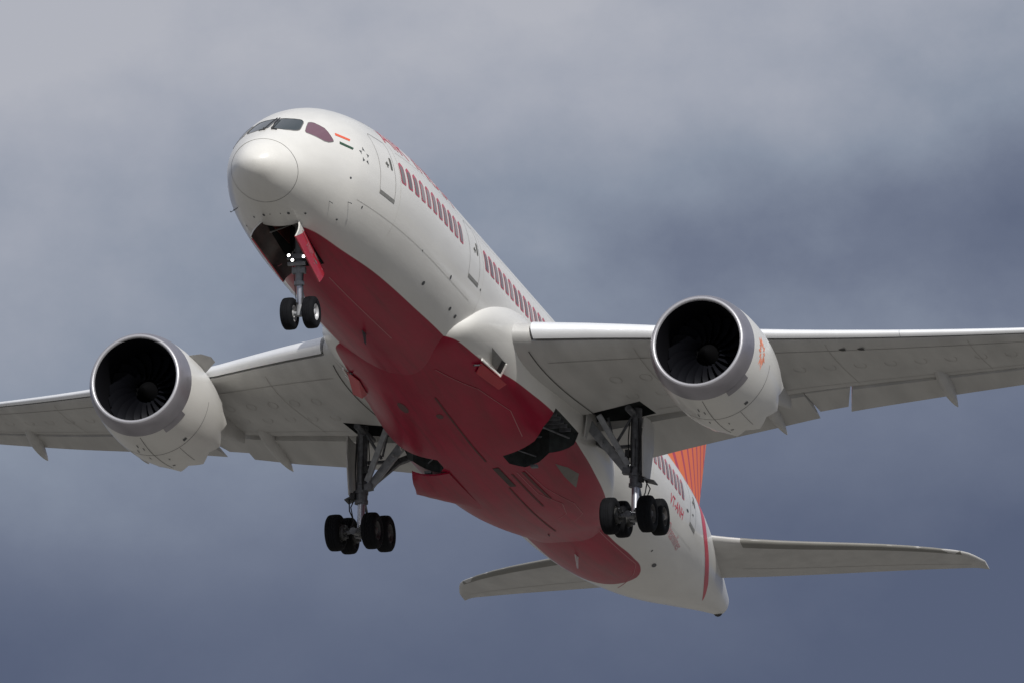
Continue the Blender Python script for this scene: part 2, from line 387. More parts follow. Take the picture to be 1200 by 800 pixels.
xs = [X0 + (i / 34) ** 2 * 11 for i in range(35)] + [11.35 + i * .5 for i in range(1, 90) if 11.35 + i * .5 < XE - .2] + [XE]
NT_ = 96
mb = MB(); v = []
for x in xs:
    for i in range(NT_): v.append(fus(x, 2 * math.pi * i / NT_))
f = []
for k in range(len(xs) - 1):
    for i in range(NT_):
        j = (i + 1) % NT_; f.append((k * NT_ + i, k * NT_ + j, (k + 1) * NT_ + j, (k + 1) * NT_ + i))
f += [tuple(range(NT_))[::-1], tuple(range((len(xs) - 1) * NT_, len(xs) * NT_))]
mb.add(v, f)
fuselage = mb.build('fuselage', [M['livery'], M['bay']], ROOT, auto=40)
def cut(o, cutters):
    for cmb in cutters:
        me = mesh('cutter', cmb.v, cmb.f); port_to_negative_y(me); b = bmesh.new(); b.from_mesh(me); bmesh.ops.recalc_face_normals(b, faces=b.faces)
        for q in b.faces: q.material_index = 0
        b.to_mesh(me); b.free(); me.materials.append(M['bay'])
        c = bpy.data.objects.new('cutter', me); COL.objects.link(c); c.parent = o.parent; c.location = o.location
        md = o.modifiers.new('cut', 'BOOLEAN'); md.operation = 'DIFFERENCE'; md.object = c; md.solver = 'EXACT'; md.material_mode = 'TRANSFER'
        dg = bpy.context.evaluated_depsgraph_get(); dg.update()
        nm = bpy.data.meshes.new_from_object(o.evaluated_get(dg)); o.modifiers.remove(md); old = o.data; o.data = nm
        nm.name = o.name; bpy.data.objects.remove(c)
    sharp(o.data, 40)
nb = MB(); nb.add([(3.42, .60, -3.3), (6.35, .50, -3.3), (6.35, -.60, -3.3), (3.42, -.72, -3.3), (3.42, .60, -1.35), (6.35, .50, -1.35), (6.35, -.60, -1.35), (3.42, -.72, -1.35)],
       [(0, 1, 2, 3), (4, 5, 6, 7), (0, 1, 5, 4), (1, 2, 6, 5), (2, 3, 7, 6), (3, 0, 4, 7)])
BAYP = [(24.5, 1.15), (24.35, 2.3), (24.0, 2.7), (24.35, 4.4), (26.6, 4.4), (26.8, 2.95), (25.75, 2.4), (25.95, 2.0), (25.95, 1.5), (25.3, 1.15)]
def bay(sg, ztop=-2.05, zbot=-4.5):
    q = MB(); n = len(BAYP); q.add([(x, y * sg, z) for z in (zbot, ztop) for x, y in BAYP],
        [tuple(range(n)), tuple(range(n, 2 * n))] + [(i, (i + 1) % n, n + (i + 1) % n, n + i) for i in range(n)]); return q
cut(fuselage, [nb])

# ------------------------------------------------------------------ wing-to-body fairing
FX = [14.7, 15.2, 15.7, 16.3, 17.2, 18.2, 19.4, 21, 24, 28, 30, 32, 33.5, 35, 36.4]
f_hw = pchip(FX, [1.2, 1.95, 2.42, 2.72, 2.93, 3.05, 3.15, 3.22, 3.22, 3.20, 3.10, 2.85, 2.45, 1.85, 1.1])
f_bt = pchip(FX, [-2.3, -2.62, -2.78, -2.88, -2.98, -3.10, -3.22, -3.36, -3.54, -3.58, -3.54, -3.42, -3.27, -3.05, -2.85])
f_tp = pchip(FX, [-2.0, -1.8, -1.2, -.55, .05, .45, .75, .9, .5, .3, .1, -.4, -.9, -1.5, -2.1])
f_m = pchip([14.7, 15.7, 16.3, 17.2, 19, 21, 24, 28, 32, 36.4], [-2.2, -1.8, -1.5, -1.25, -.95, -.8, -1.0, -1.1, -1.5, -2.4])
f_e = pchip([13.6, 19, 22, 25, 30, 36.4], [2.0, 2.0, 2.2, 2.65, 2.7, 2.3])
def fair(x, th):
    hw, b, t = f_hw(x), f_bt(x), f_tp(x); m = f_m(x); c, s = math.cos(th), math.sin(th)
    e = 2 / f_e(x) if s < 0 else 2 / 2.2
    return (x, hw * math.copysign(abs(c) ** e, c), m + math.copysign(abs(s) ** e, s) * ((t - m) if s > 0 else (m - b)))
mb = MB(); v = []; fx_ = [14.7 + (36.4 - 14.7) * (i / 76) ** 1.25 for i in range(77)]
for x in fx_:
    for i in range(80): v.append(fair(x, 2 * math.pi * i / 80))
f = []
for k in range(76):
    for i in range(80):
        j = (i + 1) % 80; f.append((k * 80 + i, k * 80 + j, (k + 1) * 80 + j, (k + 1) * 80 + i))
f += [tuple(range(80))[::-1], tuple(range(76 * 80, 77 * 80))]
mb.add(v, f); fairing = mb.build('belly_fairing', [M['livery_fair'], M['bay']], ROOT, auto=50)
cut(fairing, [bay(1), bay(-1)])

for sg in (1, -1):
    q = MB()
    for k in range(5): q.beam((24.5 + k * .42, 1.25 * sg, -2.12), (24.5 + k * .42, 3.0 * sg, -2.12), .06, .12)
    q.path([(24.55, 1.9 * sg, -2.3), (25.7, 1.8 * sg, -2.45), (26.4, 2.6 * sg, -2.3)], .035).path([(24.45, 2.4 * sg, -2.5), (26.4, 2.9 * sg, -2.35)], .03).path([(24.6, 1.4 * sg, -2.7), (25.2, 1.3 * sg, -3.0), (25.9, 1.9 * sg, -3.1)], .025)
    q.box((25.75, min(1.75 * sg, 1.98 * sg), -3.5), (25.95, max(1.75 * sg, 1.98 * sg), -3.42)).box((24.6, min(1.2 * sg, 1.45 * sg), -3.1), (24.9, max(1.2 * sg, 1.45 * sg), -2.9))
    q.build('gear_bay_fittings', M['gear_dark'], ROOT, smooth=False)

# surface lookup on the finished body (body coordinates)
def tree(o):
    return BVHTree.FromPolygons([v.co.copy() for v in o.data.vertices], [tuple(p.vertices) for p in o.data.polygons])
TF, TB = tree(fuselage), tree(fairing)

def ribbon(pts, wd, off=0.0):             # flat strip along points that already lie on the surface; normals by look-out from body axis
    v = []; f = []
    for i, p in enumerate(pts):
        p = Vector(p); a = Vector(pts[max(i - 1, 0)]); b = Vector(pts[min(i + 1, len(pts) - 1)]); t = (b - a).normalized()
        n = Vector((0, p.y, p.z)).normalized(); sd = t.cross(n).normalized() * wd / 2
        v += [p + sd, p - sd]
    for i in range(len(pts) - 1): f.append((2 * i, 2 * i + 1, 2 * i + 3, 2 * i + 2))
    return v, f
def closed(pts): return list(pts) + [pts[0]]
def dense(poly, step=.12):
    out = []
    for (a, b) in zip(poly[:-1], poly[1:]):
        n = max(1, int(math.dist(a, b) / step))
        for i in range(n): out.append(tuple(a[k] + (b[k] - a[k]) * i / n for k in range(len(a))))
    out.append(poly[-1]); return out
def roundrect(x0, x1, z0, z1, r, skew=0, n=5):
    P = []
    for cx, cz, a0 in ((x1 - r, z1 - r, 0), (x0 + r, z1 - r, 90), (x0 + r, z0 + r, 180), (x1 - r, z0 + r, 270)):
        for i in range(n + 1):
            a = R(a0 + 90 * i / n); P.append((cx + r * math.cos(a) + skew * ((cz - z0) / (z1 - z0)), cz + r * math.sin(a)))
    return P
def patch(poly, fn):                      # filled decal: polygon in surface coordinates, triangulated and mapped by fn
    b = bmesh.new(); vs = [b.verts.new((x, z, 0)) for x, z in poly]; b.faces.new(vs)
    bmesh.ops.triangulate(b, faces=b.faces)
    bmesh.ops.subdivide_edges(b, edges=[e for e in b.edges if e.calc_length() > .25], cuts=3, use_grid_fill=True)
    me = bpy.data.meshes.new('patch')
    for q in b.verts: q.co = fn(q.co.x, q.co.y)
    bmesh.ops.triangulate(b, faces=b.faces)
    v = [q.co.copy() for q in b.verts]; b.verts.index_update(); f = [tuple(q.index for q in fc.verts) for fc in b.faces]
    b.free(); return v, f

# cockpit glazing: outlines as (x, theta) taken on the nose surface
def nose(x, thd, off=.008): return fpt(x, R(thd), off)
def hitdecal(name, m, poly, parent, off=.008, s=1, label=None):
    v, f = patch([(x, th / 10) for x, th in poly], lambda a, b: nose(a, b * 10, off))
    if s < 0: v = [Vector((p.x, -p.y, p.z)) for p in v]
    q = MB(); q.add(v, f); return q.build(name, m, parent, label=label, auto=80)
WSP = [(2.70, 88.5), (2.73, 83), (2.80, 74), (2.86, 68.5), (2.87, 66), (2.82, 63.6), (2.7, 61.2), (2.24, 54.8), (2.12, 53.8), (2.02, 54.6), (1.92, 56.9), (1.76, 65.6), (1.70, 76), (1.69, 82), (1.75, 87.5)]
WS2 = [(2.87, 58.4), (2.95, 57.9), (3.01, 57.0), (3.08, 54.7), (3.15, 49.3), (3.24, 43.9), (3.25, 38.3), (3.25, 31.5), (3.25, 27.5), (3.23, 26.3), (3.17, 25.7), (2.95, 25.9), (2.77, 28.1), (2.51, 36.3), (2.30, 44.4), (2.27, 46.2), (2.29, 48.6), (2.52, 53.4)]
for s in (1, -1):
    hitdecal('windscreen_pane', M['glass'], WSP, fuselage, s=s)
    hitdecal('cockpit_side_window', M['glass_side'] if s > 0 else M['glass'], WS2, fuselage, s=s, label='cockpit side window with a reddish tint' if s > 0 else None)
    q = MB()
    v, f = ribbon(dense(closed([tuple(nose(x, t, .010)) for x, t in WSP]), .1), .035); 
    if s < 0: v = [Vector((p[0], -p[1], p[2])) for p in v]
    q.add(v, f); v, f = ribbon(dense(closed([tuple(nose(x, t, .010)) for x, t in WS2]), .1), .03)
    if s < 0: v = [Vector((p[0], -p[1], p[2])) for p in v]
    q.add(v, f); q.build('window_seal', M['line'], fuselage, fixn=False)
    w0 = nose(1.62, 90 - s * 6, .03); w1 = nose(2.65, 90 - s * 1.5, .05); wk = nose(1.58, 90 - s * 14, .03)
    MB().path([w0, nose(2.1, 90 - s * 2.5, .06), w1], .018).path([wk, w0], .02).lathe([(-.04, .035), (.04, .035)], w0, 'z', 10, cap=True).build('wiper', M['black'], fuselage)

# radome ring (tilted plane), panel and door lines
def ring_x(th):
    x = 1.3
    for _ in range(12):
        z = fus(x, th)[2]; x = .62 + .60 * abs(min(z, .3)) if z < 0 else .80
    return x
q = MB(); v, f = ribbon([tuple(fpt(ring_x(2 * math.pi * i / 120), 2 * math.pi * i / 120, .004)) for i in range(121)], .022); q.add(v, f)
q.build('radome_seam', M['line'], fuselage, fixn=False)

def door(x0, x1, z0, z1, s, lab=None):
    q = MB(); v, f = ribbon([tuple(side(x, z, .007, s)) for x, z in dense(closed(roundrect(x0, x1, z0, z1, .14)), .1)], .022); q.add(v, f)
    o = q.build('cabin_door', M['line'], ROOT, fixn=False)
    v, f = patch([(x0 + .02, z0 - .09), (x1 + .02, z0 - .09), (x1 + .02, z0 + .03), (x0 + .02, z0 + .03)], lambda a, b: side(a, b, .012, s)); q = MB(); q.add(v, f); q.build('door_sill_gap_shade', M['sill'], o, auto=80)  # dark strip painted in for the shadowed gap under the door
    cx = x0 + .62 * (x1 - x0); zc = z0 + .62 * (z1 - z0)
    v, f = patch(roundrect(cx + .14, cx + .28, zc - .26, zc + .17, .05), lambda a, b: side(a, b, .012, s)); q = MB(); q.add(v, f); q.build('door_window', M['handle'], o, auto=80)
    q = MB()
    for a, b, c, d in ((cx - .22, cx + .02, zc - .18, zc - .12), (cx - .13, cx - .06, zc - .26, zc - .06)):
        v, f = patch([(a, c), (b, c), (b, d), (a, d)], lambda a, b: side(a, b, .013, s)); q.add(v, f)
    q.build('door_handle', M['handle'], o, auto=80)
for s in (1, -1):
    door(5.78, 6.93, -.62, 1.36, s); door(14.44, 15.56, -.55, 1.36, s); door(31.0, 32.1, -.55, 1.36, s); door(42.55, 43.6, -.22, 1.45, s)

# cabin windows with red scalloped surrounds
GR = [(7.62 + i * .585) for i in range(11)] + [(16.42 + i * .585) for i in range(24)] + [(33.0 + i * .585) for i in range(15)]
def arch(cx, z0, z1, w):
    h = w / 2; P = [(cx - h, z0 + .05), (cx - h + .04, z0), (cx + h - .04, z0), (cx + h, z0 + .05)]
    zt = z1 - .16
    P += [(cx + h, zt), (cx + h * .92, zt + .06), (cx + h * .6, zt + .10), (cx, z1), (cx - h * .6, zt + .10), (cx - h * .92, zt + .06), (cx - h, zt)]
    return P
def window_geo(cx, s):
    zb = .22; o1 = patch(arch(cx, zb - .04, zb + .72, .40), lambda a, b: side(a, b, .007, s))
    o2 = patch(roundrect(cx - .148, cx + .148, zb + .0, zb + .585, .12), lambda a, b: side(a, b, .012, s)); return o1, o2
for cx in GR:
    a, b = window_geo(cx, 1); q = MB(); q.add(*a); o = q.build('window_surround', M['surround'], ROOT, auto=80)
    q = MB(); q.add(*b); q.build('window_pane', M['pane'], o, auto=80)
q1, q2 = MB(), MB()
for cx in GR:
    a, b = window_geo(cx, -1); q1.add(*a); q2.add(*b)
o = q1.build('window_surround', M['surround'], ROOT, auto=80); o['kind'] = 'stuff'
o = q2.build('window_pane', M['pane'], o, auto=80)

# lettering mapped round the fuselage
def text_geo(s, size, font_shear=0, bold=0, spacing=1.0):
    cu = bpy.data.curves.new('t', 'FONT'); cu.body = s; cu.size = size; cu.shear = font_shear; cu.offset = bold; cu.space_character = spacing
    cu.resolution_u = 4
    ob = bpy.data.objects.new('t', cu); COL.objects.link(ob)
    dg = bpy.context.evaluated_depsgraph_get(); dg.update(); me = bpy.data.meshes.new_from_object(ob.evaluated_get(dg))
    b = bmesh.new(); b.from_mesh(me); bmesh.ops.remove_doubles(b, verts=b.verts, dist=1e-5)
    bmesh.ops.triangulate(b, faces=b.faces)
    for _ in range(4):
        es = [e for e in b.edges if e.calc_length() > .22]
        if not es: break
        bmesh.ops.subdivide_edges(b, edges=es, cuts=1); bmesh.ops.triangulate(b, faces=b.faces)
    b.verts.index_update(); v = [(q.co.x, q.co.y) for q in b.verts]; f = [tuple(q.index for q in fc.verts) for fc in b.faces]
    b.free(); bpy.data.objects.remove(ob); return v, f
def arcpt(x, z0, up, s=1, off=.008):      # climbs the skin by arc length from height z0
    t, b, w_, m = prof(x); th = math.asin(max(-1, min(1, (z0 - m) / ((t - m) if z0 > m else (m - b)))))
    th += up / 2.9; p = fpt(x, th, off); p.y *= s; return p
def letter(name, s, x, z, size, m, width=None, shear=0, bold=0, sd=1, spacing=1.0):
    v, f = text_geo(s, size, shear, bold, spacing)
    wd = max(p[0] for p in v) - min(p[0] for p in v); k = (width / wd) if width else 1
    if sd > 0: P = [arcpt(x + p[0] * k, z, p[1]) for p in v]
    else: P = [arcpt(x + (wd - p[0]) * k, z, p[1], -1) for p in v]
    q = MB(); q.add(P, f); return q.build(name, m, ROOT, auto=80)
for sd in (1, -1):
    letter('airline_title', 'AIR', 7.15 if sd > 0 else 11.78, 1.50, 1.30, M['sign_red'], 1.97, bold=-.012, sd=sd); letter('airline_title', 'INDIA', 9.75 if sd > 0 else 7.15, 1.50, 1.30, M['sign_red'], 4.0, bold=-.012, sd=sd)
    letter('registration_lettering', 'VT-ANH', 39.35, -.50, .52, M['sign_red'], 2.1, bold=.004, sd=sd)
    letter('type_lettering', 'Dreamliner', 40.0, -1.32, .62, M['faint_red'], 2.5, shear=.3, sd=sd)
    for (dz, mm) in ((0.0, 'flag_g'), (.30, 'flag_o')):
        v, f = patch([(3.50, .18 + dz), (4.12, .18 + dz), (4.20, .27 + dz), (3.56, .29 + dz)], lambda a, b: side(a, b, .008, sd)); q = MB(); q.add(v, f); q.build('flag_stripe', M[mm], fuselage, auto=80)
    q = MB()
    for i in range(5):
        a = R(90 + 72 * i); cx, cz = 4.78 + .21 * math.cos(a), .20 + .21 * math.sin(a)
        v, f = patch([(cx + .10 * math.cos(a), cz + .10 * math.sin(a)), (cx + .085 * math.cos(a + 2.2), cz + .085 * math.sin(a + 2.2)), (cx - .02 * math.cos(a), cz - .02 * math.sin(a)), (cx + .085 * math.cos(a - 2.2), cz + .085 * math.sin(a - 2.2))], lambda a_, b_: side(a_, b_, .008, sd)); q.add(v, f)
    q.build('alliance_emblem', M['mark'], fuselage, auto=80)
# rear red sweep
T_ = [60, 40, 22, 7.6, -2.8, -10.5, -22, -35, -48, -58]; X_ = [44.6, 45.1, 45.05, 45.0, 45.4, 46.05, 47.2, 48.65, 50.2, 51.2]
gx = pchip([-t for t in T_], X_)
for sd in (1, -1):
    v = []; f = []
    for i in range(60):
        t = 88 - i * 2.5; 
        if t < -58: break
        wd = 1.15 * min(1, (t + 59) / 25)
        for k in (0, .33, .67, 1):
            p = nose(gx(-t) + wd * k, t, .007); p.y *= sd; v.append(p)
        if i:
            b = 4 * (len(v) // 4 - 2)
            for k in range(3): f.append((b + k, b + k + 1, b + k + 5, b + k + 4))
    q = MB(); q.add(v, f); q.build('tail_sweep_stripe', M['sign_red'], fuselage, auto=80)
# small outlets, ports and seams on the skin
for x, th, rx, rz in ((3.95, -8.6, .05, .05), (5.08, -27, .04, .05), (4.36, -47, .05, .04), (2.74, -76, .07, .07), (2.65, -96, .03, .03), (3.11, -118, .05, .05), (11.44, -38.7, .10, .075), (14.26, -37.1, .09, .07), (14.94, -38.0, .09, .07), (13.06, -22.4, .07, .07),
                      (41.7, -54.0, .22, .09), (42.0, -2.7, .18, .05), (40.3, -47, .06, .05), (15.9, -12, .05, .04), (10.1, -24, .04, .03), (43.0, -.4, .12, .04), (17.2, 4, .05, .03)):
    for s in (1, -1):
        P = []
        for i in range(12):
            a = 2 * math.pi * i / 12; p = fpt(x + rx * math.cos(a), R(th) + rz / 2.8 * math.sin(a), .009); p.y *= s; P.append(p)
        q = MB(); q.add(P, [tuple(range(12))]); q.build('skin_port', M['mark'], fuselage, fixn=False)
def seam(pts, m, name, wd=.03):
    out = []
    for (x0, t0), (x1, t1) in zip(pts[:-1], pts[1:]):
        n = max(2, int(abs(x1 - x0) / .4) + int(abs(t1 - t0) / 4)); out += [tuple(fpt(x0 + (x1 - x0) * i / n, R(t0 + (t1 - t0) * i / n), .006)) for i in range(n)]
    out.append(tuple(fpt(pts[-1][0], R(pts[-1][1]), .006))); q = MB(); q.add(*ribbon(out, wd)); q.build(name, m, fuselage, fixn=False)
seam([(7.4, -82.9), (13.6, -79)], M['redline'], 'belly_seam', .035)
seam([(34.6, -63), (40.4, -62), (41.4, -70), (43, -92)], M['redline'], 'belly_seam', .035)
for x in (7.35, 16.0, 36.9, 46.9): seam([(x, -33), (x, 88)], M['skin_seam'], 'skin_joint', .02)
for t0, xa, xb in ((-24, 4.6, 15.2), (30, 7.6, 44), (-24, 36.5, 44)): seam([(xa, t0), (xb, t0)], M['skin_seam'], 'skin_joint', .018)
for s in (1, -1):                         # probes below the cockpit
    for x, th in ((3.45, -37.3), (4.26, -29.4)):
        p = fpt(x, R(th), 0); p2 = fpt(x, R(th), .14); p.y *= s; p2.y *= s
        MB().tube(p, p2, .012, .01, 6).tube(p2 - Vector((.07, 0, 0)), p2 + Vector((.03, 0, 0)), .012, .012, 6).build('air_data_probe', M['mark'], fuselage)
for x, th, h in ((12.6, -92, .35), (37.4, -90, .4), (33.8, -90, .28)):
    p = fpt(x, R(th), 0)
    q = MB(); q.add([p + Vector((-.2, -.015, .05)), p + Vector((.25, -.015, .05)), p + Vector((.32, 0, -h)), p + Vector((.12, 0, -h)), p + Vector((-.2, .015, .05)), p + Vector((.25, .015, .05))],
        [(0, 1, 2, 3), (5, 4, 3, 2), (0, 3, 4), (1, 5, 2), (0, 4, 5, 1)]); q.build('blade_antenna', M['white'] if x > 36 else M['mark'], fuselage, smooth=False)
# APU exhaust and tail light
MB().lathe([(-.55, .40), (.0, .34), (.22, .22), (.26, .17), (.05, .15), (-.2, .14)], (55.9, 0, 1.03), 'x', 28).build('apu_exhaust', M['hot'], fuselage)
q = MB(); q.lathe([(0, .02), (.12, .17), (.34, .17), (.42, .02)], (55.50, 0, .66), 'x', 12).build('tail_bumper', M['black'], fuselage)
MB().tube((55.75, 0, 1.45), (56.0, 0, 1.85), .03, .03).lathe([(-.09, .01), (-.06, .07), (0, .09), (.06, .07), (.09, .01)], (56.0, .0, 1.62), 'x', 12).lathe([(-.09, .01), (-.06, .07), (0, .09), (.06, .07), (.09, .01)], (56.0, .0, 1.88), 'x', 12).build('tail_lights', M['chrome'], fuselage)

# ------------------------------------------------------------------ wings
def af_t(u, t):                            # half thickness (rounded nose, sharp tail)
    return 5 * t * (.2969 * math.sqrt(max(u, 0)) - .1260 * u - .3516 * u * u + .2843 * u ** 3 - .1036 * u ** 4)
def camber(u): return .012 * math.sin(math.pi * u ** 1.6)
def up(u, t): return camber(u) + af_t(u, t)
def lo(u, t): return camber(u) - af_t(u, t) * .92
LEX = pchip([1.2, 2.9, 10, 20, 26, 28, 29.3, 30.06], [17.4, 18.6, 23.57, 30.57, 34.77, 36.5, 38.1, 39.35])
LEZ = pchip([1.2, 3.17, 5.5, 7, 8.6, 10.5, 13, 15.5, 18, 22, 26, 28.5, 30.06], [-1.30, -1.09, -.72, -.50, -.28, .0, .42, .88, 1.38, 2.25, 3.25, 3.95, 4.4])
TEX = pchip([1.2, 9.7, 14, 18, 22, 26, 28.5, 30.06], [32.0, 32.0, 33.05, 34.25, 35.6, 37.1, 38.6, 39.75])
TED = pchip([1.2, 10, 14, 18, 30.06], [.12, .12, .20, .16, .3])
THK = pchip([1.2, 5, 10, 20, 30.06], [.125, .118, .105, .095, .08])
def sec(y, s):
    dz = 0 if s > 0 else -.20 * min(1, max(0, (y - 3) / 5.5))     # the far wing is bent a little less
    le = Vector((LEX(y), y * s, LEZ(y) + dz)); te = Vector((TEX(y), y * s, LEZ(y) + TED(y) + dz)); ax = te - le; c = ax.length; ax /= c
    upv = Vector((0, -s * .1, 1)); upv = (upv - ax * upv.dot(ax)).normalized()
    return le, ax, upv, c, THK(y)
def wp(y, s, u, vv):
    le, ax, upv, c, t = sec(y, s); return le + ax * (u * c) + upv * (vv * c)
def loft(sections, close=True):
    n = len(sections[0]); v = [p for r in sections for p in r]; f = []
    for k in range(len(sections) - 1):
        for i in range(n if close else n - 1):
            j = (i + 1) % n; f.append((k * n + i, k * n + j, (k + 1) * n + j, (k + 1) * n + i))
    f += [tuple(range(n))[::-1], tuple(range((len(sections) - 1) * n, len(sections) * n))]
    return v, f
def cs(a, b, n): return [a + (b - a) * (1 - math.cos(math.pi * i / (n - 1))) / 2 for i in range(n)]
def contour_box(t, u0l, u0u, u1l, u1u):
    P = [(u, up(u, t)) for u in cs(u0u, u1u, 16)]; P += [(u, lo(u, t)) for u in cs(u1l, u0l, 16)]
    return P
def contour_full(t):
    return [(u, up(u, t)) for u in cs(1, 0, 24)][:-1] + [(u, lo(u, t)) for u in cs(0, 1, 24)]
def contour_slat(t, ul, uu):
    P = [(u, up(u, t)) for u in cs(uu, 0, 14)][:-1] + [(u, lo(u, t)) for u in [ul * (i / 9) ** 2 for i in range(10)]]
    P += [(ul * 1.0, lo(ul, t) * .55), (uu * .55, camber(.05)), (uu * .8, up(uu, t) * .6)]
    return P
def contour_flap(t, u0):
    P = [(u, up(u, t)) for u in cs(1, u0 + .05, 10)]; P += [(u0 + .02, (up(u0 + .05, t) * .7 + lo(u0, t) * .3)), (u0, (up(u0, t) + lo(u0, t) * 2) / 3)]
    P += [(u, lo(u, t)) for u in cs(u0 + .005, 1, 10)]; return P
def rot(P, piv, deg, dx=0, dz=0):
    a = R(-deg); return [(piv[0] + (u - piv[0]) * math.cos(a) - (v - piv[1]) * math.sin(a) + dx, piv[1] + (u - piv[0]) * math.sin(a) + (v - piv[1]) * math.cos(a) + dz) for u, v in P]
def yrange(a, b, step=.7):
    n = max(2, int((b - a) / step) + 1); return [a + (b - a) * i / (n - 1) for i in range(n)]
U0 = .735
def make_wing(s):
    secs = []
    ys = [1.2, 2.2, 3.0, 3.45] + yrange(3.6, 30.06, .6)
    for y in ys:
        t = THK(y)
        secs.append([wp(y, s, u, vv) for u, vv in contour_box(t, .019, .115, U0 - .006, .80)])
    q = MB(); q.add(*loft(secs)); wing = q.build('wing', [M['wing_grey'], M['bay']], ROOT, auto=30)
    # root glove and pylon-break nose pieces (not slats)
    for a, b, nm in ((1.3, 3.58, 'wing_root_glove'), (9.25, 10.15, 'nose_segment'), (26.6, 30.06, 'raked_tip')):
        q = MB(); q.add(*loft([[wp(y, s, u, vv) for u, vv in contour_slat(THK(y), .021, .117)] for y in yrange(a, b, .35)])); q.build(nm, M['wing_grey'] if nm != 'raked_tip' else M['slat'], wing, auto=30)
    for a, b in ((3.66, 9.2), (10.2, 14.3), (14.315, 18.4), (18.415, 22.5), (22.515, 26.55)):
        q = MB(); q.add(*loft([[wp(y, s, u, vv) for u, vv in rot(contour_slat(THK(y), .021, .140), (.12, .0), 4, -.012, -.003)] for y in yrange(a, b)])); q.build('slat', M['slat'], wing, auto=30)
    def surf(nm, a, b, u0, deg, dx, dz, m='wing_grey', ka=0, kb=0):      # ka, kb: how far the ends lean inboard towards the trailing edge
        def yy(y, u):
            k = ka * max(0, 1 - (y - a) / 1.0) + kb * max(0, 1 - (b - y) / 1.0); return y - k * (u - u0) * sec(y, s)[3]
        q = MB(); q.add(*loft([[wp(yy(y, u), s, u, vv) for u, vv in rot(contour_flap(THK(y), u0), (u0, 0), deg, dx, dz)] for y in yrange(a, b, .35)])); return q.build(nm, M[m], wing, auto=30)
    surf('flap', 3.0, 10.1, U0 + .004, 6, .012, -.010); surf('flaperon', 10.13, 11.62, U0 + .004, 2.5, .002, -.002, kb=.27)
    surf('flap', 11.70, 21.3, U0 + .004, 6, .012, -.008, ka=.27); surf('aileron', 21.4, 24.9, U0, 1.5, .003, 0); surf('fixed_trailing_edge', 24.96, 30.06, U0, 0, .001, 0)
    # seam lines on the lower skin
    q = MB()
    for u, a, b in ((.665, 5.4, 26), (.13, 3.7, 26)):
        q.add(*ribbon2([wp(y, s, u, lo(u, THK(y)) - .0012) for y in yrange(a, b)], .03))
    q.build('skin_seam', M['wing_line'], wing, fixn=False)
    q = MB()                              # fuel-tank access covers in a row along the span, and rib lines
    for k in range(22):
        y = 5.2 + k * .92
        if 9.1 < y < 10.4: continue
        for u in ((.30, .48) if y < 9 else (.36,)):
            q = MB(); q.add(*ribbon2([wp(y + .17 * math.cos(a) , s, u + .36 * math.sin(a) / sec(y, s)[3], lo(u, THK(y)) - .0012) for a in [i * math.pi / 9 for i in range(19)]], .022)); q.build('access_cover', M['wing_line'], wing, fixn=False)
    for y in (6.4, 12.0, 16.2, 20.5, 24.6):
        q = MB(); q.add(*ribbon2([wp(y, s, .06 + i * .03, lo(.06 + i * .03, THK(y)) - .0011) for i in range(22)], .022)); q.build('rib_line', M['wing_line'], wing, fixn=False)
    q = MB()
    for y in (3.35,):
        q.add(*ribbon2([wp(y + .35 * (u - .05), s, u, lo(u, THK(y)) - .0012) for u in [.06 + i * .02 for i in range(31)]], .035, ax=1))
    q.build('root_seam', M['dline'], wing, fixn=False)
    q = MB()
    for y in (12.4, 12.95): 
        c = wp(y, s, .12, lo(.12, THK(y)) - .002); q.add([c + Vector((dx, dy, 0)) for dx, dy in ((-.1, -.13), (.1, -.13), (.1, .13), (-.1, .13))], [(0, 1, 2, 3)])
    q.build('vent_slots', M['dline'], wing, smooth=False, fixn=False)
    # flap track fairings
    for y, ln, wd, dp in ((8.85, 3.9, .56, .74), (14.55, 3.6, .50, .70), (18.75, 3.3, .46, .62), (22.6, 2.4, .30, .38)):
        c = sec(y, s)[3]; st = wp(y, s, .56, lo(.56, THK(y)) + .03); en = wp(y, s, 1.0, 0) + Vector((.50 if y < 20 else .3, 0, -.50 if y < 20 else -.2))
        secs = []
        for i in range(15):
            a = i / 14; p = st.lerp(en, a); prf = max(.02, math.sin(math.pi * min(1, a ** .75 * .98 + .01)) ** .75); 
            if a > .62: prf = max(.03, prf * 1.0)
            w_ = wd * prf * .42; d_ = dp * prf * .50
            secs.append([p + Vector((0, w_ * math.cos(k * math.pi / 8), d_ * math.sin(k * math.pi / 8) + (.10 * (1 - a)))) for k in range(16)])
        q = MB(); q.add(*loft(secs)); q.build('flap_track_fairing', M['fairing_grey'], wing, auto=50)
    return wing
def ribbon2(pts, wd, ax=0):
    v = []; f = []
    for i, p in enumerate(pts):
        p = Vector(p); a = Vector(pts[max(i - 1, 0)]); b = Vector(pts[min(i + 1, len(pts) - 1)]); t = (b - a).normalized()
        sd = t.cross(Vector((0, 0, 1))).normalized() * wd / 2; v += [p + sd, p - sd]
    for i in range(len(pts) - 1): f.append((2 * i, 2 * i + 1, 2 * i + 3, 2 * i + 2))
    return v, f
wings = {s: make_wing(s) for s in (1, -1)}
def wellcut(sg):
    q = MB(); P = [(26.9, 3.0), (26.7, 5.25), (28.6, 5.3), (28.7, 3.0)]; q.add([(x, y * sg, z) for z in (-3.2, -.62) for x, y in P], [(0, 1, 2, 3), (4, 5, 6, 7), (0, 1, 5, 4), (1, 2, 6, 5), (2, 3, 7, 6), (3, 0, 4, 7)]); return q
for s in (1, -1): cut(wings[s], [wellcut(s)])

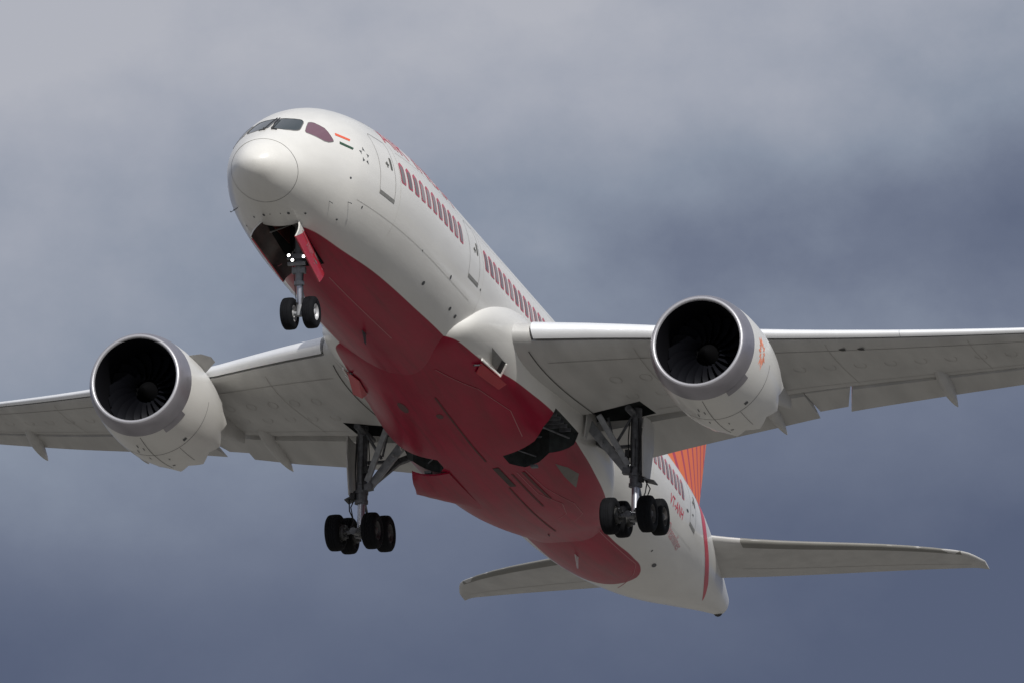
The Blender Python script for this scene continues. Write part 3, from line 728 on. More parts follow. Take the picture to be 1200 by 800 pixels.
# ------------------------------------------------------------------ engines
def nacelle(s):
    c = Vector((17.84, 9.73 * s, -2.22)); n = 64
    def squash(v):                        # gearbox bulge under the nacelle
        out = []
        for p in v:
            d = Vector(p) - c; k = 1.0
            if d.z < 0: k = 1 + .07 * min(1, max(0, (d.x - .4) / 1.6)) * (-d.z / max(d.length, .01)) ** 1
            out.append(c + Vector((d.x, d.y, d.z * k)))
        return out
    def lat(prof, name, m, parent, nn=n, chev=0, sq=True, auto=40):
        q = MB(); q.lathe(prof, c, 'x', nn)
        if sq: q.v = [tuple(p) for p in squash(q.v)]
        if chev:
            k = (len(prof) - 1) * nn
            for r_ in chev:
                for i in range(nn):
                    p = list(q.v[r_ * nn + i]); fr = (i % 8) / 8; p[0] += abs(fr - .5) * .84 - .21; q.v[r_ * nn + i] = tuple(p)
        return q.build(name, m, parent, auto=auto)
    cowl = [(.72, 1.762), (1.1, 1.80), (1.6, 1.835), (2.2, 1.85), (2.8, 1.845), (3.4, 1.81), (4.0, 1.74), (4.5, 1.655), (4.98, 1.56), (4.94, 1.50), (4.2, 1.60), (3.4, 1.62)]
    nac = lat(cowl, 'engine', M['white'], ROOT, 96, chev=(8, 9))
    lip = [(.715, 1.764), (.45, 1.725), (.25, 1.675), (.12, 1.625), (.06, 1.587), (.03, 1.561)]
    lat(lip, 'inlet_lip', M['lip'], nac)
    lat([(.03, 1.560), (.005, 1.535), (-.008, 1.505), (-.002, 1.475), (.02, 1.448), (.07, 1.428)], 'inlet_highlight', M['lip_hi'], nac)
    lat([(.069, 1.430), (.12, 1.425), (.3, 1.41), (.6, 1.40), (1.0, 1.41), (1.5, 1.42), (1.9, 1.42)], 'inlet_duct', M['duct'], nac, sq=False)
    q = MB()                              # 20 swept fan blades
    for b in range(20):
        v = []
        for i in range(9):
            r = .42 + i * (1.40 - .42) / 8; a0 = 2 * math.pi * b / 20 + .30 * (i / 8) ** 2 - .10 * i / 8; tw = .55 + .55 * i / 8; ch = .30 + .10 * math.sin(math.pi * i / 8)
            for e in (-.5, .5):
                aa = a0 + e * ch * math.sin(tw) / r * 1.15; v.append(c + Vector((1.35 + .10 * (i / 8) + e * ch * math.cos(tw) * .9, r * math.cos(aa) * 1, r * math.sin(aa))))
        q.add(v, [(2 * i, 2 * i + 1, 2 * i + 3, 2 * i + 2) for i in range(8)])
    q.build('fan', M['fan'], nac, fixn=False, auto=60)
    q = MB(); q.lathe([(.92, .01), (.95, .06), (1.05, .16), (1.2, .26), (1.35, .34), (1.5, .40)], c, 'x', 32).build('spinner', M['spinner'], nac)
    q = MB(); q.lathe([(1.75, 1.42), (1.76, .2)], c, 'x', 48).build('fan_backplate', M['spinner'], nac, fixn=False)
    q = MB(); q.lathe([(3.4, 1.62), (3.6, 1.02), (4.6, 1.06), (5.4, .98), (6.2, .80), (6.6, .70), (6.55, .66), (5.8, .72)], c, 'x', 40).build('core_cowl', M['hot'], nac)
    q = MB(); q.lathe([(5.8, .72), (5.9, .42), (6.4, .46), (6.9, .32), (7.5, .05)], c, 'x', 32).build('exhaust_plug', M['hot'], nac)
    # seams and access panels
    def np_(dx, th, off=.006):
        g = pchip([a for a, _ in cowl[:9]], [r for _, r in cowl[:9]]); r = g(dx) + off; p = c + Vector((dx, r * math.cos(th), r * math.sin(th))); return squash([p])[0]
    q = MB()
    def rl(pts, wd):
        v = []; f = []
        for i, p in enumerate(pts):
            a = pts[max(i - 1, 0)]; b = pts[min(i + 1, len(pts) - 1)]; t = (b - a).normalized(); nn = Vector((0, p.y - c.y, p.z - c.z)).normalized(); sd = t.cross(nn).normalized() * wd / 2; v += [p + sd, p - sd]
        q.add(v, [(2 * i, 2 * i + 1, 2 * i + 3, 2 * i + 2) for i in range(len(pts) - 1)])
    rl([np_(2.35, R(a)) for a in range(-175, -4, 5)], .028)
    rl([np_(.8 + .2 * i, R(-90)) for i in range(19)], .022)
    for th in (-118, -62): rl([np_(2.4 + .2 * i, R(th)) for i in range(10)], .016)
    q.build('cowl_seam', M['line'], nac, fixn=False)
    q = MB()
    for th, dx, w_, h_ in ((-52, 2.1, .16, .13), (-84, 3.9, .10, .1), (-100, 1.5, .22, .03), (-95, 1.7, .2, .03), (-104, 2.0, .25, .03), (-98, 2.7, .2, .03), (-80, 3.0, .16, .03)):
        th2 = th if s > 0 else th
        q.add([np_(dx - w_ / 2, R(th2) - h_ / 3.6, .009), np_(dx + w_ / 2, R(th2) - h_ / 3.6, .009), np_(dx + w_ / 2, R(th2) + h_ / 3.6, .009), np_(dx - w_ / 2, R(th2) + h_ / 3.6, .009)], [(0, 1, 2, 3)])
    q.build('access_marks', M['mark'], nac, smooth=False, fixn=False)
    # lip boundary step (heat-exchanger / lip panel) at lower outboard side
    q = MB(); pts = [np_(.70, R(a), .004) for a in range(-62, -33, 2)]; pts2 = [np_(1.0, R(a), .004) for a in range(-62, -33, 2)]
    q.add(pts + pts2, [(i, i + 1, len(pts) + i + 1, len(pts) + i) for i in range(len(pts) - 1)]); q.build('lip_step_panel', M['lip'], nac, fixn=False)
    # sun-wheel emblem on both cowl sides
    for side_ in ((0,) if s > 0 else (math.pi,)):
        q = MB(); q2 = MB()
        for i in range(14):
            a = 2 * math.pi * i / 14; r0, r1 = .18, .62 if i % 2 else .50; hw = .075
            P = [(r0, 0), ((r0 + r1) / 2, hw), (r1, 0), ((r0 + r1) / 2, -hw)]
            vv = []
            for (rr, tt) in P:
                du = rr * math.cos(a) - tt * math.sin(a); dv = rr * math.sin(a) + tt * math.cos(a)
                th = (dv - .02) / 1.84; vv.append(np_(1.45 + du * .55, (th if side_ == 0 else math.pi - th), .008))
            q.add(vv, [(0, 1, 2, 3)])
        q.build('sun_wheel_emblem', M['orange'], nac, smooth=False, fixn=False)
    # vortex strake on the inboard shoulder
    th = math.pi - R(42) if s > 0 else R(42)
    P = []
    for dx, h in ((1.5, 0), (2.0, .28), (2.7, .46), (3.2, .46), (3.3, 0)):
        P.append(np_(dx, th, h))
    b = [p + Vector((0, .03, 0)) for p in P]; q = MB(); q.add(P + b, [(0, 1, 2, 3, 4), (9, 8, 7, 6, 5)] + [(i, (i + 1) % 5, 5 + (i + 1) % 5, 5 + i) for i in range(5)]); q.build('nacelle_strake', M['fairing_grey'], nac, smooth=False)
    # pylon
    secs = []
    for xx, zb, zt, hw in ((20.3, -.52, -.40, .05), (21.2, -.70, -.18, .20), (22.3, -.9, .0, .27), (23.6, -1.4, .06, .30), (25.0, -1.7, .02, .30), (26.6, -1.45, -.1, .26), (28.2, -1.05, -.25, .18), (29.6, -.72, -.35, .05)):
        secs.append([Vector((xx, 9.73 * s + hw * math.cos(k * math.pi / 8), (zb + zt) / 2 + (zt - zb) / 2 * math.sin(k * math.pi / 8))) for k in range(16)])
    q = MB(); q.add(*loft(secs)); q.build('engine_pylon', M['fairing_grey'], ROOT, auto=50)
    return nac
for s in (1, -1): nacelle(s)

# ------------------------------------------------------------------ tail
def sym(t, n=18): return [(u, af_t(u, t)) for u in cs(1, 0, n)][:-1] + [(u, -af_t(u, t)) for u in cs(0, 1, n)][:-1]
SY = [.6, 1.4, 2.2, 9.0, 9.6, 9.95]; SLE = [47.0, 48.1, 48.9, 54.15, 54.9, 56.0]; STE = [52.6, 52.9, 53.25, 56.1, 56.4, 56.75]; SZ = [1.02, 1.1, 1.18, 1.98, 2.05, 2.08]
gl, ge, gz = pchip(SY, SLE), pchip(SY, STE), pchip(SY, SZ)
for s in (1, -1):
    ys = [.6, 1.0, 1.4, 1.8, 2.2] + yrange(2.8, 9.0, .8) + [9.2, 9.4, 9.6, 9.75, 9.88, 9.95]
    q = MB(); q.add(*loft([[Vector((gl(y) + u * (ge(y) - gl(y)), y * s, gz(y) + vv * (ge(y) - gl(y)) - .10 * u)) for u, vv in sym(.095) if True] for y in ys])); st = q.build('tailplane', M['fairing_grey'], ROOT, auto=30)
    gle = pchip([2.6, 3.0, 9.4], [.5, 1, 1])
    C = [(u, af_t(u, .097) + .0016) for u in cs(.10, 0, 9)][:-1] + [(u, -af_t(u, .097) - .0016) for u in cs(0, .10, 9)]
    q = MB(); q.add(*loft([[Vector((gl(y) + u * (ge(y) - gl(y)) - .004, y * s, gz(y) + vv * (ge(y) - gl(y)) - .10 * u)) for u, vv in C] for y in [2.6] + yrange(3.0, 9.4, .8)])); q.build('leading_edge', M['boot'], st, auto=30)
    q = MB(); q.add(*ribbon2([Vector((gl(y) + .70 * (ge(y) - gl(y)), y * s, gz(y) - (af_t(.70, .095) + .0015) * (ge(y) - gl(y)) - .07)) for y in yrange(2.0, 9.5, .8)], .035)); q.build('elevator_hinge_line', M['wing_line'], st, fixn=False)
FZ = [2.2, 3.0, 4.0, 10.2, 10.8, 11.1]; FL = [40.6, 42.8, 44.0, 49.3, 50.3, 51.5]; FT = [52.45, 52.7, 53.0, 54.8, 55.0, 55.1]
gfl, gft = pchip(FZ, FL), pchip(FZ, FT)
zs = [2.2, 2.6, 3.0, 3.5, 4.0] + yrange(4.8, 10.2, .8) + [10.5, 10.8, 10.95, 11.1]
q = MB(); q.add(*loft([[Vector((gfl(z) + u * (gft(z) - gfl(z)), vv * (gft(z) - gfl(z)), z)) for u, vv in sym(.10)] for z in zs])); fin = q.build('vertical_fin', M['fin'], ROOT, auto=30)
q = MB()

# ------------------------------------------------------------------ wheels
def wheel(c, r, wd, parent, nm_t='tyre', rimm='rim_dark', face=1):
    h = wd / 2; rr = r * .50
    q = MB(); q.lathe([(-h * .78, rr), (-h * .92, rr * 1.12), (-h, r * .74), (-h * .95, r * .86), (-h * .78, r * .955), (-h * .62, r * .985), (-h * .36, r * .992), (-h * .34, r * .975), (-h * .30, r * .975), (-h * .28, r * .997), (-h * .02, r), (0, r * .982), (h * .02, r), (h * .28, r * .997), (h * .30, r * .975), (h * .34, r * .975), (h * .36, r * .992), (h * .62, r * .985), (h * .78, r * .955), (h * .95, r * .86), (h, r * .74), (h * .92, rr * 1.12), (h * .78, rr)], c, 'y', 40)
    t = q.build(nm_t, M['tyre'], parent, auto=60)
    q = MB()
    for e in (1, -1): q.lathe([(e * h * .80, rr * 1.04), (e * h * .86, rr * .99), (e * h * .80, rr * .93), (e * h * .42, rr * .80), (e * h * .36, rr * .45), (e * h * .60, rr * .40), (e * h * .72, rr * .30), (e * h * .74, .01)], c, 'y', 28)
    q.build('rim', M[rimm], parent, auto=45)
def vec(*a): return Vector(a)

# ------------------------------------------------------------------ nose gear
q = MB(); ax = vec(5.6, 0, -4.69)
q.tube(vec(5.3, 0, -3.05), vec(5.38, 0, -3.85), .13, .13, 18).tube(vec(5.2, 0, -1.5), vec(5.3, 0, -3.1), .15, .15, 18).tube(vec(5.36, 0, -3.70), vec(5.38, 0, -3.82), .165, .165, 18)
q.beam(vec(5.1, -.34, -2.95), vec(5.1, .34, -2.95), .12, .16).tube(vec(5.05, -.3, -3.2), vec(5.05, .3, -3.2), .07, .07, 10).beam(vec(5.3, -.22, -3.35), vec(5.3, .22, -3.35), .16, .2)
ng = q.build('nose_landing_gear', M['gear'], ROOT)
MB().tube(ax - vec(0, .42, 0), ax + vec(0, .42, 0), .06, .06, 12).tube(vec(5.55, 0, -4.45), vec(5.58, 0, -4.8), .12, .12, 14).build('axle', M['gear'], ng)
MB().tube(vec(5.38, 0, -3.8), vec(5.56, 0, -4.6), .085, .085, 16).build('oleo', M['chrome'], ng)
MB().beam(vec(5.5, 0, -3.75), vec(5.95, 0, -4.15), .16, .05, up=(0, 1, 0), w1=.05).beam(vec(5.95, 0, -4.15), vec(5.66, 0, -4.58), .05, .05, up=(0, 1, 0), w1=.14).build('torque_link', M['gear'], ng)
MB().tube(vec(5.25, .13, -2.9), vec(6.1, .25, -1.8), .055, .055, 10).tube(vec(5.25, -.13, -2.9), vec(6.1, -.25, -1.8), .055, .055, 10).build('drag_brace', M['gear_dark'], ng)
MB().path([vec(5.22, .16, -2.2), vec(5.24, .17, -3.0), vec(5.3, .14, -3.7), vec(5.5, .10, -4.3), vec(5.56, .12, -4.6)], .018).path([vec(5.2, -.16, -2.2), vec(5.2, -.18, -3.1), vec(5.35, -.13, -3.9), vec(5.52, -.11, -4.5)], .014).build('hydraulic_hose', M['black'], ng)
for y, z, rr in ((-.26, -2.93, .075), (-.13, -3.10, .075), (.24, -3.0, .075)):
    MB().lathe([(.14, .05), (.10, rr), (0, rr), (-.005, rr * .92)], vec(4.98, y, z), 'x', 20, cap=True).build('landing_light_housing', M['gear_dark'], ng)
    q = MB(); q.lathe([(0, .001), (.0, .044), (.02, .044)], vec(4.966, y, z), 'x', 18).build('landing_light', M['lamp'], ng, fixn=False)
for y in (-.365, .365): wheel(ax + vec(0, y, 0), .52, .40, ng, rimm='rim' )
# things inside the nose bay
q = MB()
q.path([vec(3.5, -.5, -2.25), vec(4.6, -.42, -1.7), vec(6.2, -.4, -1.6)], .025).path([vec(3.5, .46, -2.2), vec(4.4, .4, -1.75), vec(6.2, .44, -1.7)], .025).path([vec(3.48, -.52, -2.35), vec(3.9, .1, -2.05), vec(3.55, .5, -2.35)], .02)
for x in (3.8, 4.3, 4.8): q.beam(vec(x, -.56, -1.62), vec(x, .56, -1.62), .06, .08)
q.path([vec(3.5, -.2, -2.25), vec(4.0, .35, -2.3)], .02)
q.build('bay_plumbing', M['bay_pipe'], ROOT)
MB().box((3.7, -.57, -2.2), (5.9, -.545, -1.5)).box((4.1, -.3, -1.55), (4.9, .1, -1.38)).build('bay_lining', M['bay_red'], ROOT, smooth=False)
for s in (1, -1):
    # curved, slightly splayed door panel
    hy, ly, lz = (.575, .60, 0) if s > 0 else (.64, .95 - .0, .10)
    q = MB(); n = 7; outer = []; inner = []
    for i in range(n):
        a = i / (n - 1)
        up_ = vec(3.32 + 3.05 * a, hy - .10 * a, -2.30 - .68 * a); dn = vec(3.02 + 2.72 * a, ly - .22 * a * (s < 0) - .04 * a, -3.02 + lz - .62 * a)
        rowo = []; rowi = []
        for k in range(6):
            t = k / 5; p = up_.lerp(dn, t) + vec(0, .08 * math.sin(math.pi * t), 0); rowo.append(vec(p.x, p.y * s, p.z)); rowi.append(vec(p.x + .01, (p.y - .05) * s, p.z + .01 * 0))
        outer += rowo; inner += rowi
    f = []
    for i in range(n - 1):
        for k in range(5): f += [(i * 6 + k, i * 6 + k + 1, (i + 1) * 6 + k + 1, (i + 1) * 6 + k), tuple(q_ + n * 6 for q_ in (i * 6 + k, (i + 1) * 6 + k, (i + 1) * 6 + k + 1, i * 6 + k + 1))]
    bd = [i * 6 for i in range(n)] + [(n - 1) * 6 + k for k in range(1, 6)] + [i * 6 + 5 for i in range(n - 2, -1, -1)] + [k for k in range(4, 0, -1)]
    for a, b in zip(bd, bd[1:] + bd[:1]): f.append((a, b, b + n * 6, a + n * 6))
    q.add(outer, []); q.add(inner, []); ni = n * 6
    q.f = [tuple(k) for k in f]; q.m = [1 if min(k) >= ni else 0 for k in f]; d = q.build('nose_gear_door', [M['nose_door'], M['door_inner']], ROOT, auto=30)
    def dp(a, t, off):
        up_ = vec(3.32 + 3.05 * a, hy - .10 * a, -2.30 - .68 * a); dn = vec(3.02 + 2.72 * a, ly - .22 * a * (s < 0) - .04 * a, -3.02 + lz - .62 * a)
        p = up_.lerp(dn, t) + vec(0, .08 * math.sin(math.pi * t) + off, 0); return vec(p.x, p.y * s, p.z)
    q = MB()
    q.add([dp(.60, .25, .006), dp(.74, .22, .006), dp(.74, .62, .006), dp(.60, .66, .006)], [(0, 1, 2, 3)]); q.build('door_access_panel', M['sill'], d, smooth=False, fixn=False)
    q = MB()
    for (a0, t0, a1, t1) in ((.80, .02, .72, .95), (.64, .80, .92, .34), (.56, .15, .56, .8), (.1, .42, .55, .45)):
        P = [dp(a0, t0, .008), dp(a1, t1, .008)]; dv = vec(.0, 0, .02) if abs(a1 - a0) > .2 else vec(.025, 0, 0)
        q.add([P[0] - dv, P[0] + dv, P[1] + dv, P[1] - dv], [(0, 1, 2, 3)])
    q.build('door_rub_strip', M['redline'], d, smooth=False, fixn=False)
    v, f = text_geo('ANH', .34, 0, .008); q = MB(); wdt = max(p[0] for p in v)
    q.add([dp(.30 + (p[0] if s > 0 else wdt - p[0]) / 3.2, .72 - p[1] * 1.15, .010) for p in v], f); q.build('door_lettering', M['redline'], d, smooth=False, fixn=False)
    MB().tube(vec(3.9, .56 * s, -2.5), vec(4.7, .15 * s, -2.0), .025, .025, 8).tube(vec(5.6, .5 * s, -2.85), vec(5.4, .12 * s, -2.5), .025, .025, 8).build('door_actuator_rod', M['bay_pipe'], d)

# ------------------------------------------------------------------ main gear
def main_gear(s):
    def P(x, y, z): return vec(x, y * s, z)
    y0 = 4.85; q = MB()
    q.tube(P(27.75, y0, -1.0), P(27.85, y0, -3.05), .19, .175, 20).tube(P(27.85, y0, -3.0), P(27.87, y0, -3.72), .215, .205, 20).tube(P(27.85, y0, -3.28), P(27.85, y0, -3.40), .235, .235, 20).tube(P(27.85, y0, -3.62), P(27.86, y0, -3.74), .235, .235, 20)
    q.tube(P(26.9, y0 - .05, -1.25), P(28.7, y0 - .05, -1.20), .12, .12, 14)
    q.beam(P(27.75, y0 - .14, -3.22), P(27.75, y0 - .42, -3.18), .22, .22).tube(P(27.62, y0 - .02, -2.1), P(27.62, y0 - .02, -3.1), .07, .07, 10).tube(P(28.05, y0 + .12, -1.6), P(28.1, y0 + .1, -3.2), .05, .05, 8)
    g = q.build('main_landing_gear', M['gear_dark'], ROOT)
    MB().tube(P(27.86, y0, -3.7), P(27.9, y0, -4.75), .13, .13, 20).build('oleo', M['chrome'], g)
    MB().beam(P(27.75, 3.05, -1.28), P(27.8, 4.55, -3.18), .34, .13, up=(1, 0, 0), w1=.26).beam(P(26.95, 3.75, -1.4), P(27.7, 4.62, -3.0), .20, .12, up=(1, 0, 0)).tube(P(27.75, 4.5, -3.05), P(27.8, 4.7, -3.25), .11, .11, 10).tube(P(27.5, 3.7, -2.16), P(28.0, 3.7, -2.14), .05, .05, 8).build('side_brace', M['gear'], g, smooth=False, bevel=.015)
    MB().beam(P(29.3, 2.85, -1.45), P(28.35, 3.72, -2.15), .22, .16, up=(1, 0, 0)).beam(P(28.35, 3.72, -2.15), P(27.9, 4.6, -3.12), .20, .15, up=(1, 0, 0)).build('drag_brace', M['gear_dark'], g, smooth=False, bevel=.015)
    MB().beam(P(27.8, y0 - .15, -2.3), P(28.3, 3.9, -2.15), .10, .12, up=(1, 0, 0)).beam(P(28.1, 4.05, -2.15), P(27.85, 4.45, -3.0), .07, .09, up=(1, 0, 0)).tube(P(27.7, 4.7, -1.3), P(27.75, 4.15, -2.2), .05, .05).tube(P(27.6, 3.9, -1.3), P(27.7, 4.1, -2.15), .04, .04).build('lock_link', M['gear_dark'], g, smooth=False)
    MB().beam(P(28.12, y0, -3.5), P(28.62, y0, -3.95), .20, .06, up=(0, 1, 0), w1=.08).beam(P(28.62, y0, -3.95), P(28.15, y0, -4.55), .08, .06, up=(0, 1, 0), w1=.18).build('torque_link', M['gear_dark'], g, smooth=False)
    q = MB()
    for dx, dy in ((-.2, .14), (-.21, -.1), (.1, .22), (-.05, -.22)):
        q.path([P(27.75 + dx, y0 + dy, -1.4), P(27.8 + dx * 1.15, y0 + dy * 1.2, -2.3 - dy), P(27.85 + dx * 1.05, y0 + dy, -3.3)], .022, 6)
    q.path([P(27.75, y0 + .22, -3.3), P(27.8, y0 + .42, -3.6), P(27.75, y0 + .38, -4.0), P(27.8, y0 + .22, -4.35), P(27.6, y0 + .3, -4.7)], .025, 6)
    q.path([P(28.0, y0 + .24, -3.4), P(28.1, y0 + .45, -3.75), P(28.0, y0 + .3, -4.3)], .022, 6)
    q.box(tuple(P(27.6, y0 + .17, -3.62)) if s > 0 else (27.6, -y0 - .32, -3.62), (27.8, y0 + .32, -3.4) if s > 0 else (27.8, -y0 - .17, -3.4))
    q.box((27.5, min(s * (y0 - .30), s * (y0 - .15)), -2.75), (27.7, max(s * (y0 - .30), s * (y0 - .15)), -2.5))
    q.build('hydraulic_hose', M['black'], g, smooth=True)
    fr = P(27.13, y0, -4.96); re = P(28.57, y0, -4.62)
    MB().tube(fr - vec(.12, 0, 0), re + vec(.12, 0, 0), .12, .12, 16).tube(P(27.85, y0, -4.62), P(27.87, y0, -4.95), .17, .17, 16).tube(P(27.85, y0 - .2, -4.8), P(27.85, y0 + .2, -4.8), .12, .12, 12).build('truck_beam', M['gear_dark'], g)
    for e, c in enumerate((fr, re)):
        MB().tube(c - vec(0, .70, 0), c + vec(0, .70, 0), .07, .07, 12).build('axle', M['gear_dark'], g)
        for dy in (-.645, .645):
            wheel(c + vec(0, dy, 0), .63, .50, g)
            q = MB(); sg = -1 if dy > 0 else 1      # brake pack with ring of pistons on the inner face
            b = c + vec(0, dy + sg * .27, 0); q.lathe([(-.06 * sg, .27), (.06 * sg, .27), (.08 * sg, .22), (.08 * sg, .08)], b, 'y', 20)
            for k in range(7):
                a = 2 * math.pi * k / 7; q.tube(b + vec(.19 * math.cos(a), .05 * sg, .19 * math.sin(a)), b + vec(.19 * math.cos(a), .15 * sg, .19 * math.sin(a)), .045, .045, 8)
            q.build('brake', M['brake'], g)
    # leg door, outboard of the strut
    q = MB(); z0, z1 = -1.42, -3.48; v = []
    rows = [(z0, 27.3, 28.5), (z0 - .7, 27.2, 28.6), (z0 - 1.4, 27.35, 28.45), (z1, 27.5, 28.3)]
    for off in (0, .05):
        for z, xa, xb in rows:
            yy = y0 + .38 - .03 * (z0 - z)
            for k in range(4): xx = xa + (xb - xa) * k / 3; v.append(P(xx, yy + off + .05 * math.sin(math.pi * k / 3), z))
    f = []
    for i in range(3):
        for k in range(3): a = i * 4 + k; f += [(a, a + 1, a + 5, a + 4), (a + 16, a + 20, a + 21, a + 17)]
    bd = [0, 1, 2, 3, 7, 11, 15, 14, 13, 12, 8, 4]
    for a, b in zip(bd, bd[1:] + bd[:1]): f.append((a, b, b + 16, a + 16))
    q.add(v, f); d = q.build('gear_leg_door', M['fairing_grey'], g, smooth=False, bevel=.01)
    MB().beam(P(27.9, y0 + .30, -3.5), P(27.9, y0 + .70 if s > 0 else y0 + .55, -3.62), .5, .04).build('gear_leg_door_tip', M['gear_dark'], g, smooth=False)
    # small hinged door stubs at the wing well
    MB().beam(P(27.2, 3.35, -1.35), P(27.1, 3.25, -2.15), .55, .04, up=(0, 1, 0), w1=.2).build('well_door', M['fairing_grey'], g, smooth=False)
for s in (1, -1): main_gear(s)

# main gear bay inboard doors: drooping open aft of the opening
def bay_door(s):
    q = MB(); n, m_ = 9, 9; V = []
    for off in (0, .06):
        for i in range(n):
            a = i / (n - 1)
            for k in range(m_):
                t = k / (m_ - 1); x = 25.75 + 4.2 * a - (.9 * t * t * max(0, a - .5) * 2)
                yo = 2.42 + .62 * math.sin(math.pi * min(1, a * 1.02)) * (.6 if a < .5 else .75) - .55 * max(0, a - .5) * 2; y = 1.1 + (yo - 1.1) * t; z = -3.565 - .05 * math.sin(math.pi * t) - .10 * t * math.sin(math.pi * a) + .13 * t ** 4 + .10 * a ** 3 + off
                V.append(vec(x, y * s, z))
    f = []; nn = n * m_
    for i in range(n - 1):
        for k in range(m_ - 1): a = i * m_ + k; f += [(a, a + 1, a + m_ + 1, a + m_), (a + nn, a + m_ + nn, a + m_ + 1 + nn, a + 1 + nn)]
    bd = [k for k in range(m_)] + [i * m_ + m_ - 1 for i in range(1, n)] + [(n - 1) * m_ + k for k in range(m_ - 2, -1, -1)] + [i * m_ for i in range(n - 2, 0, -1)]
    for a, b in zip(bd, bd[1:] + bd[:1]): f.append((a, b, b + nn, a + nn))
    q.add(V, f); return q.build('main_gear_bay_door', M['livery_fair'], ROOT, auto=40)
bay_door(-1)

# keel line and belly details on the fairing
def fseam(pts, m, name, wd, off=.012):
    out = []
    for (x, y) in dense(pts, .25):
        # find the lower surface height under (x, y)
        h = TB.ray_cast(Vector((x, y, -8)), Vector((0, 0, 1)))
        if h[0] is not None and h[0].z < -2: out.append(h[0] - Vector((0, 0, off)))
        elif len(out) > 1:
            q = MB(); q.add(*ribbon2(out, wd)); q.build(name, m, fairing, fixn=False); out = []
    if len(out) > 1: q = MB(); q.add(*ribbon2(out, wd)); q.build(name, m, fairing, fixn=False)
fseam([(19.0, .42), (24.8, .48)], M['redstain'], 'keel_gap', .07)
fseam([(27.6, .48), (33.5, .40)], M['redstain'], 'keel_gap', .06)
fseam([(25.5, .60), (27.5, .64)], M['door_inner'], 'keel_vent', .22)
fseam([(17.05, 1.0), (19.4, 1.78), (21.8, 2.2), (23.6, 2.09)], M['redline'], 'belly_seam', .035)
def belly(x, y, off=.008):
    h = TB.ray_cast(Vector((x, y, -8)), Vector((0, 0, 1))); return h[0] + h[1].normalized() * (off if h[1].z < 0 else -off)
def bellypatch(poly, m, name, parent=None, n=6):
    b = bmesh.new(); vs = [b.verts.new((x, y, 0)) for x, y in poly]; b.faces.new(vs); bmesh.ops.triangulate(b, faces=b.faces)
    for _ in range(4):
        es = [e for e in b.edges if e.calc_length() > .3]
        if es: bmesh.ops.subdivide_edges(b, edges=es, cuts=1); bmesh.ops.triangulate(b, faces=b.faces)
    b.verts.index_update(); v = [belly(q.co.x, q.co.y) for q in b.verts]; f = [tuple(q.index for q in fc.verts) for fc in b.faces]; b.free()
    q = MB(); q.add(v, f); return q.build(name, m, parent or fairing, auto=80)
for (x, y, rx, ry) in ((19.85, -.95, .42, .16), (20.5, .14, .2, .12), (9, 9, 0, 0)):
    if rx: bellypatch([(x + rx * math.cos(k * math.pi / 8), y + ry * math.sin(k * math.pi / 8)) for k in range(16)], M['scuff'], 'drain_panel')
# outer door leaf of the port bay: pale triangle left showing beside the red door; faint edges of the closed leaf
bellypatch([(26.75, 2.33), (27.6, 2.52), (28.6, 2.62), (29.4, 2.30), (28.0, 2.28)], M['tri'], 'bay_door_edge_panel')
for pts in ([(26.2, 1.15), (28.6, 1.2), (30.2, 1.6)], [(26.2, 1.45), (28.2, 1.55), (30.6, 1.9), (32.0, 1.8), (32.6, 1.3)], [(30.2, 1.6), (31.4, 1.4), (31.8, 1.0)]):
    fseam(pts, M['redline'], 'belly_seam', .03, .008)
fseam([(26.3, .95), (30.0, .98)], M['redstain'], 'bay_door_edge', .07, .010)
fseam([(26.3, 1.32), (29.4, 1.38)], M['redstain'], 'bay_door_edge', .16, .007)

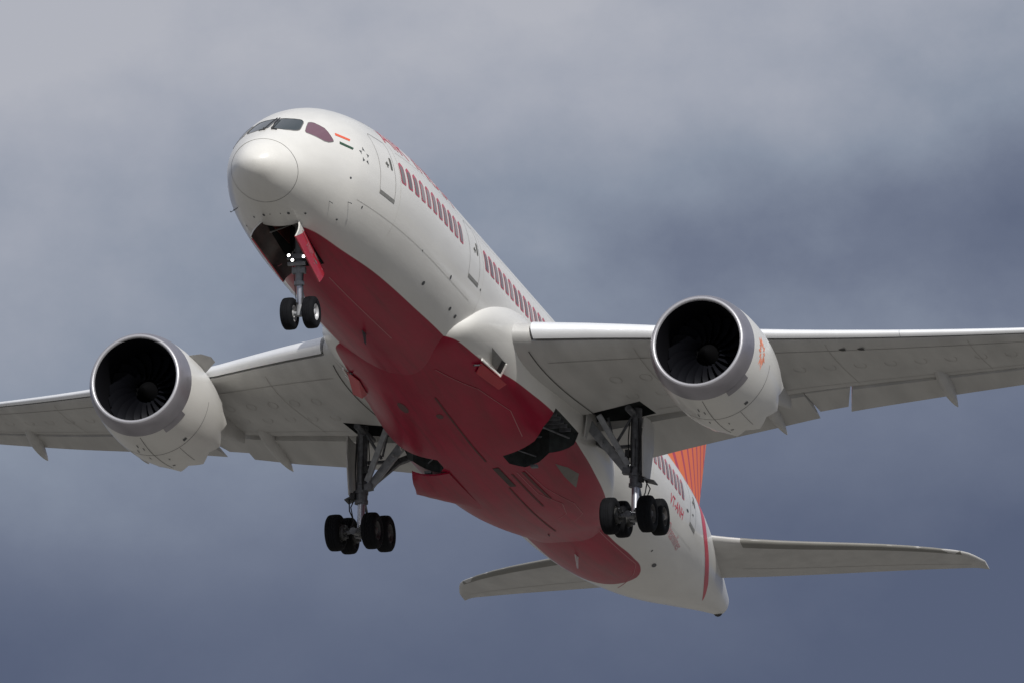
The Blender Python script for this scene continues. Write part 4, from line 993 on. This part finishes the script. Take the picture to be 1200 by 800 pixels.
# ram-air inlet scoops on the lower shoulder of the fairing
for s in (1, -1):
    def sp(x, y, z, off=.0):
        n = vec(0, y, (z + 1.0) * 1.1).normalized(); p = vec(x, y, z) + n * off; return vec(p.x, p.y * s, p.z)
    q = MB(); q.add([sp(17.57, 2.76, -2.04, .02), sp(19.1, 2.75, -2.06, .02), sp(19.39, 2.49, -2.35, .02), sp(18.5, 2.49, -2.31, .02)], [(0, 1, 2, 3)]); q.build('scoop_recess', M['sill'], fairing, smooth=False, fixn=False)
    q = MB(); q.add([sp(18.80, 2.73, -2.08, .035), sp(19.15, 2.76, -2.05, .035), sp(19.42, 2.49, -2.36, .035), sp(19.05, 2.46, -2.36, .035)], [(0, 1, 2, 3)]); q.build('scoop_mouth', M['black'], fairing, smooth=False, fixn=False)
    q = MB(); q.beam(sp(17.7, 2.38, -2.38, .03), sp(19.45, 2.47, -2.38, .05), .05, .08).beam(sp(19.45, 2.47, -2.38, .05), sp(19.2, 2.75, -2.07, .05), .05, .06); q.build('scoop_lip', M['white'], fairing, smooth=False)
    a = [sp(17.9, 2.30, -2.44), sp(19.72, 2.42, -2.45), sp(19.8, 2.20, -2.62), sp(18.3, 2.02, -2.64)]; b = [sp(17.9, 2.30, -2.44, .02), sp(19.72, 2.42, -2.45, .30), sp(19.8, 2.20, -2.62, .22), sp(18.3, 2.02, -2.64, .02)]
    q = MB(); q.add(a + b, [(3, 2, 1, 0), (4, 5, 6, 7), (0, 1, 5, 4), (1, 2, 6, 5), (2, 3, 7, 6), (3, 0, 4, 7)]); q.build('ram_air_scoop', M['red'], fairing, smooth=False)
    q = MB(); q.beam(sp(17.75, 2.1, -2.56, .015), sp(18.1, 2.3, -2.44, .015), .06, .04); q.build('scoop_hinge', M['mark'], fairing, smooth=False)
    # landing light cluster in the wing root
    p = wp(3.5, s, .012, 0.0)
    for dy in (-.22, .0, .25):
        q = MB(); c = wp(3.45 + dy, s, .006, .004); q.lathe([(.0, .001), (-.01, .05), (.02, .07)], c, 'x', 14); q.build('wing_root_light', M['lamp'] if dy == 0 else M['chrome'], wings[s], fixn=False)
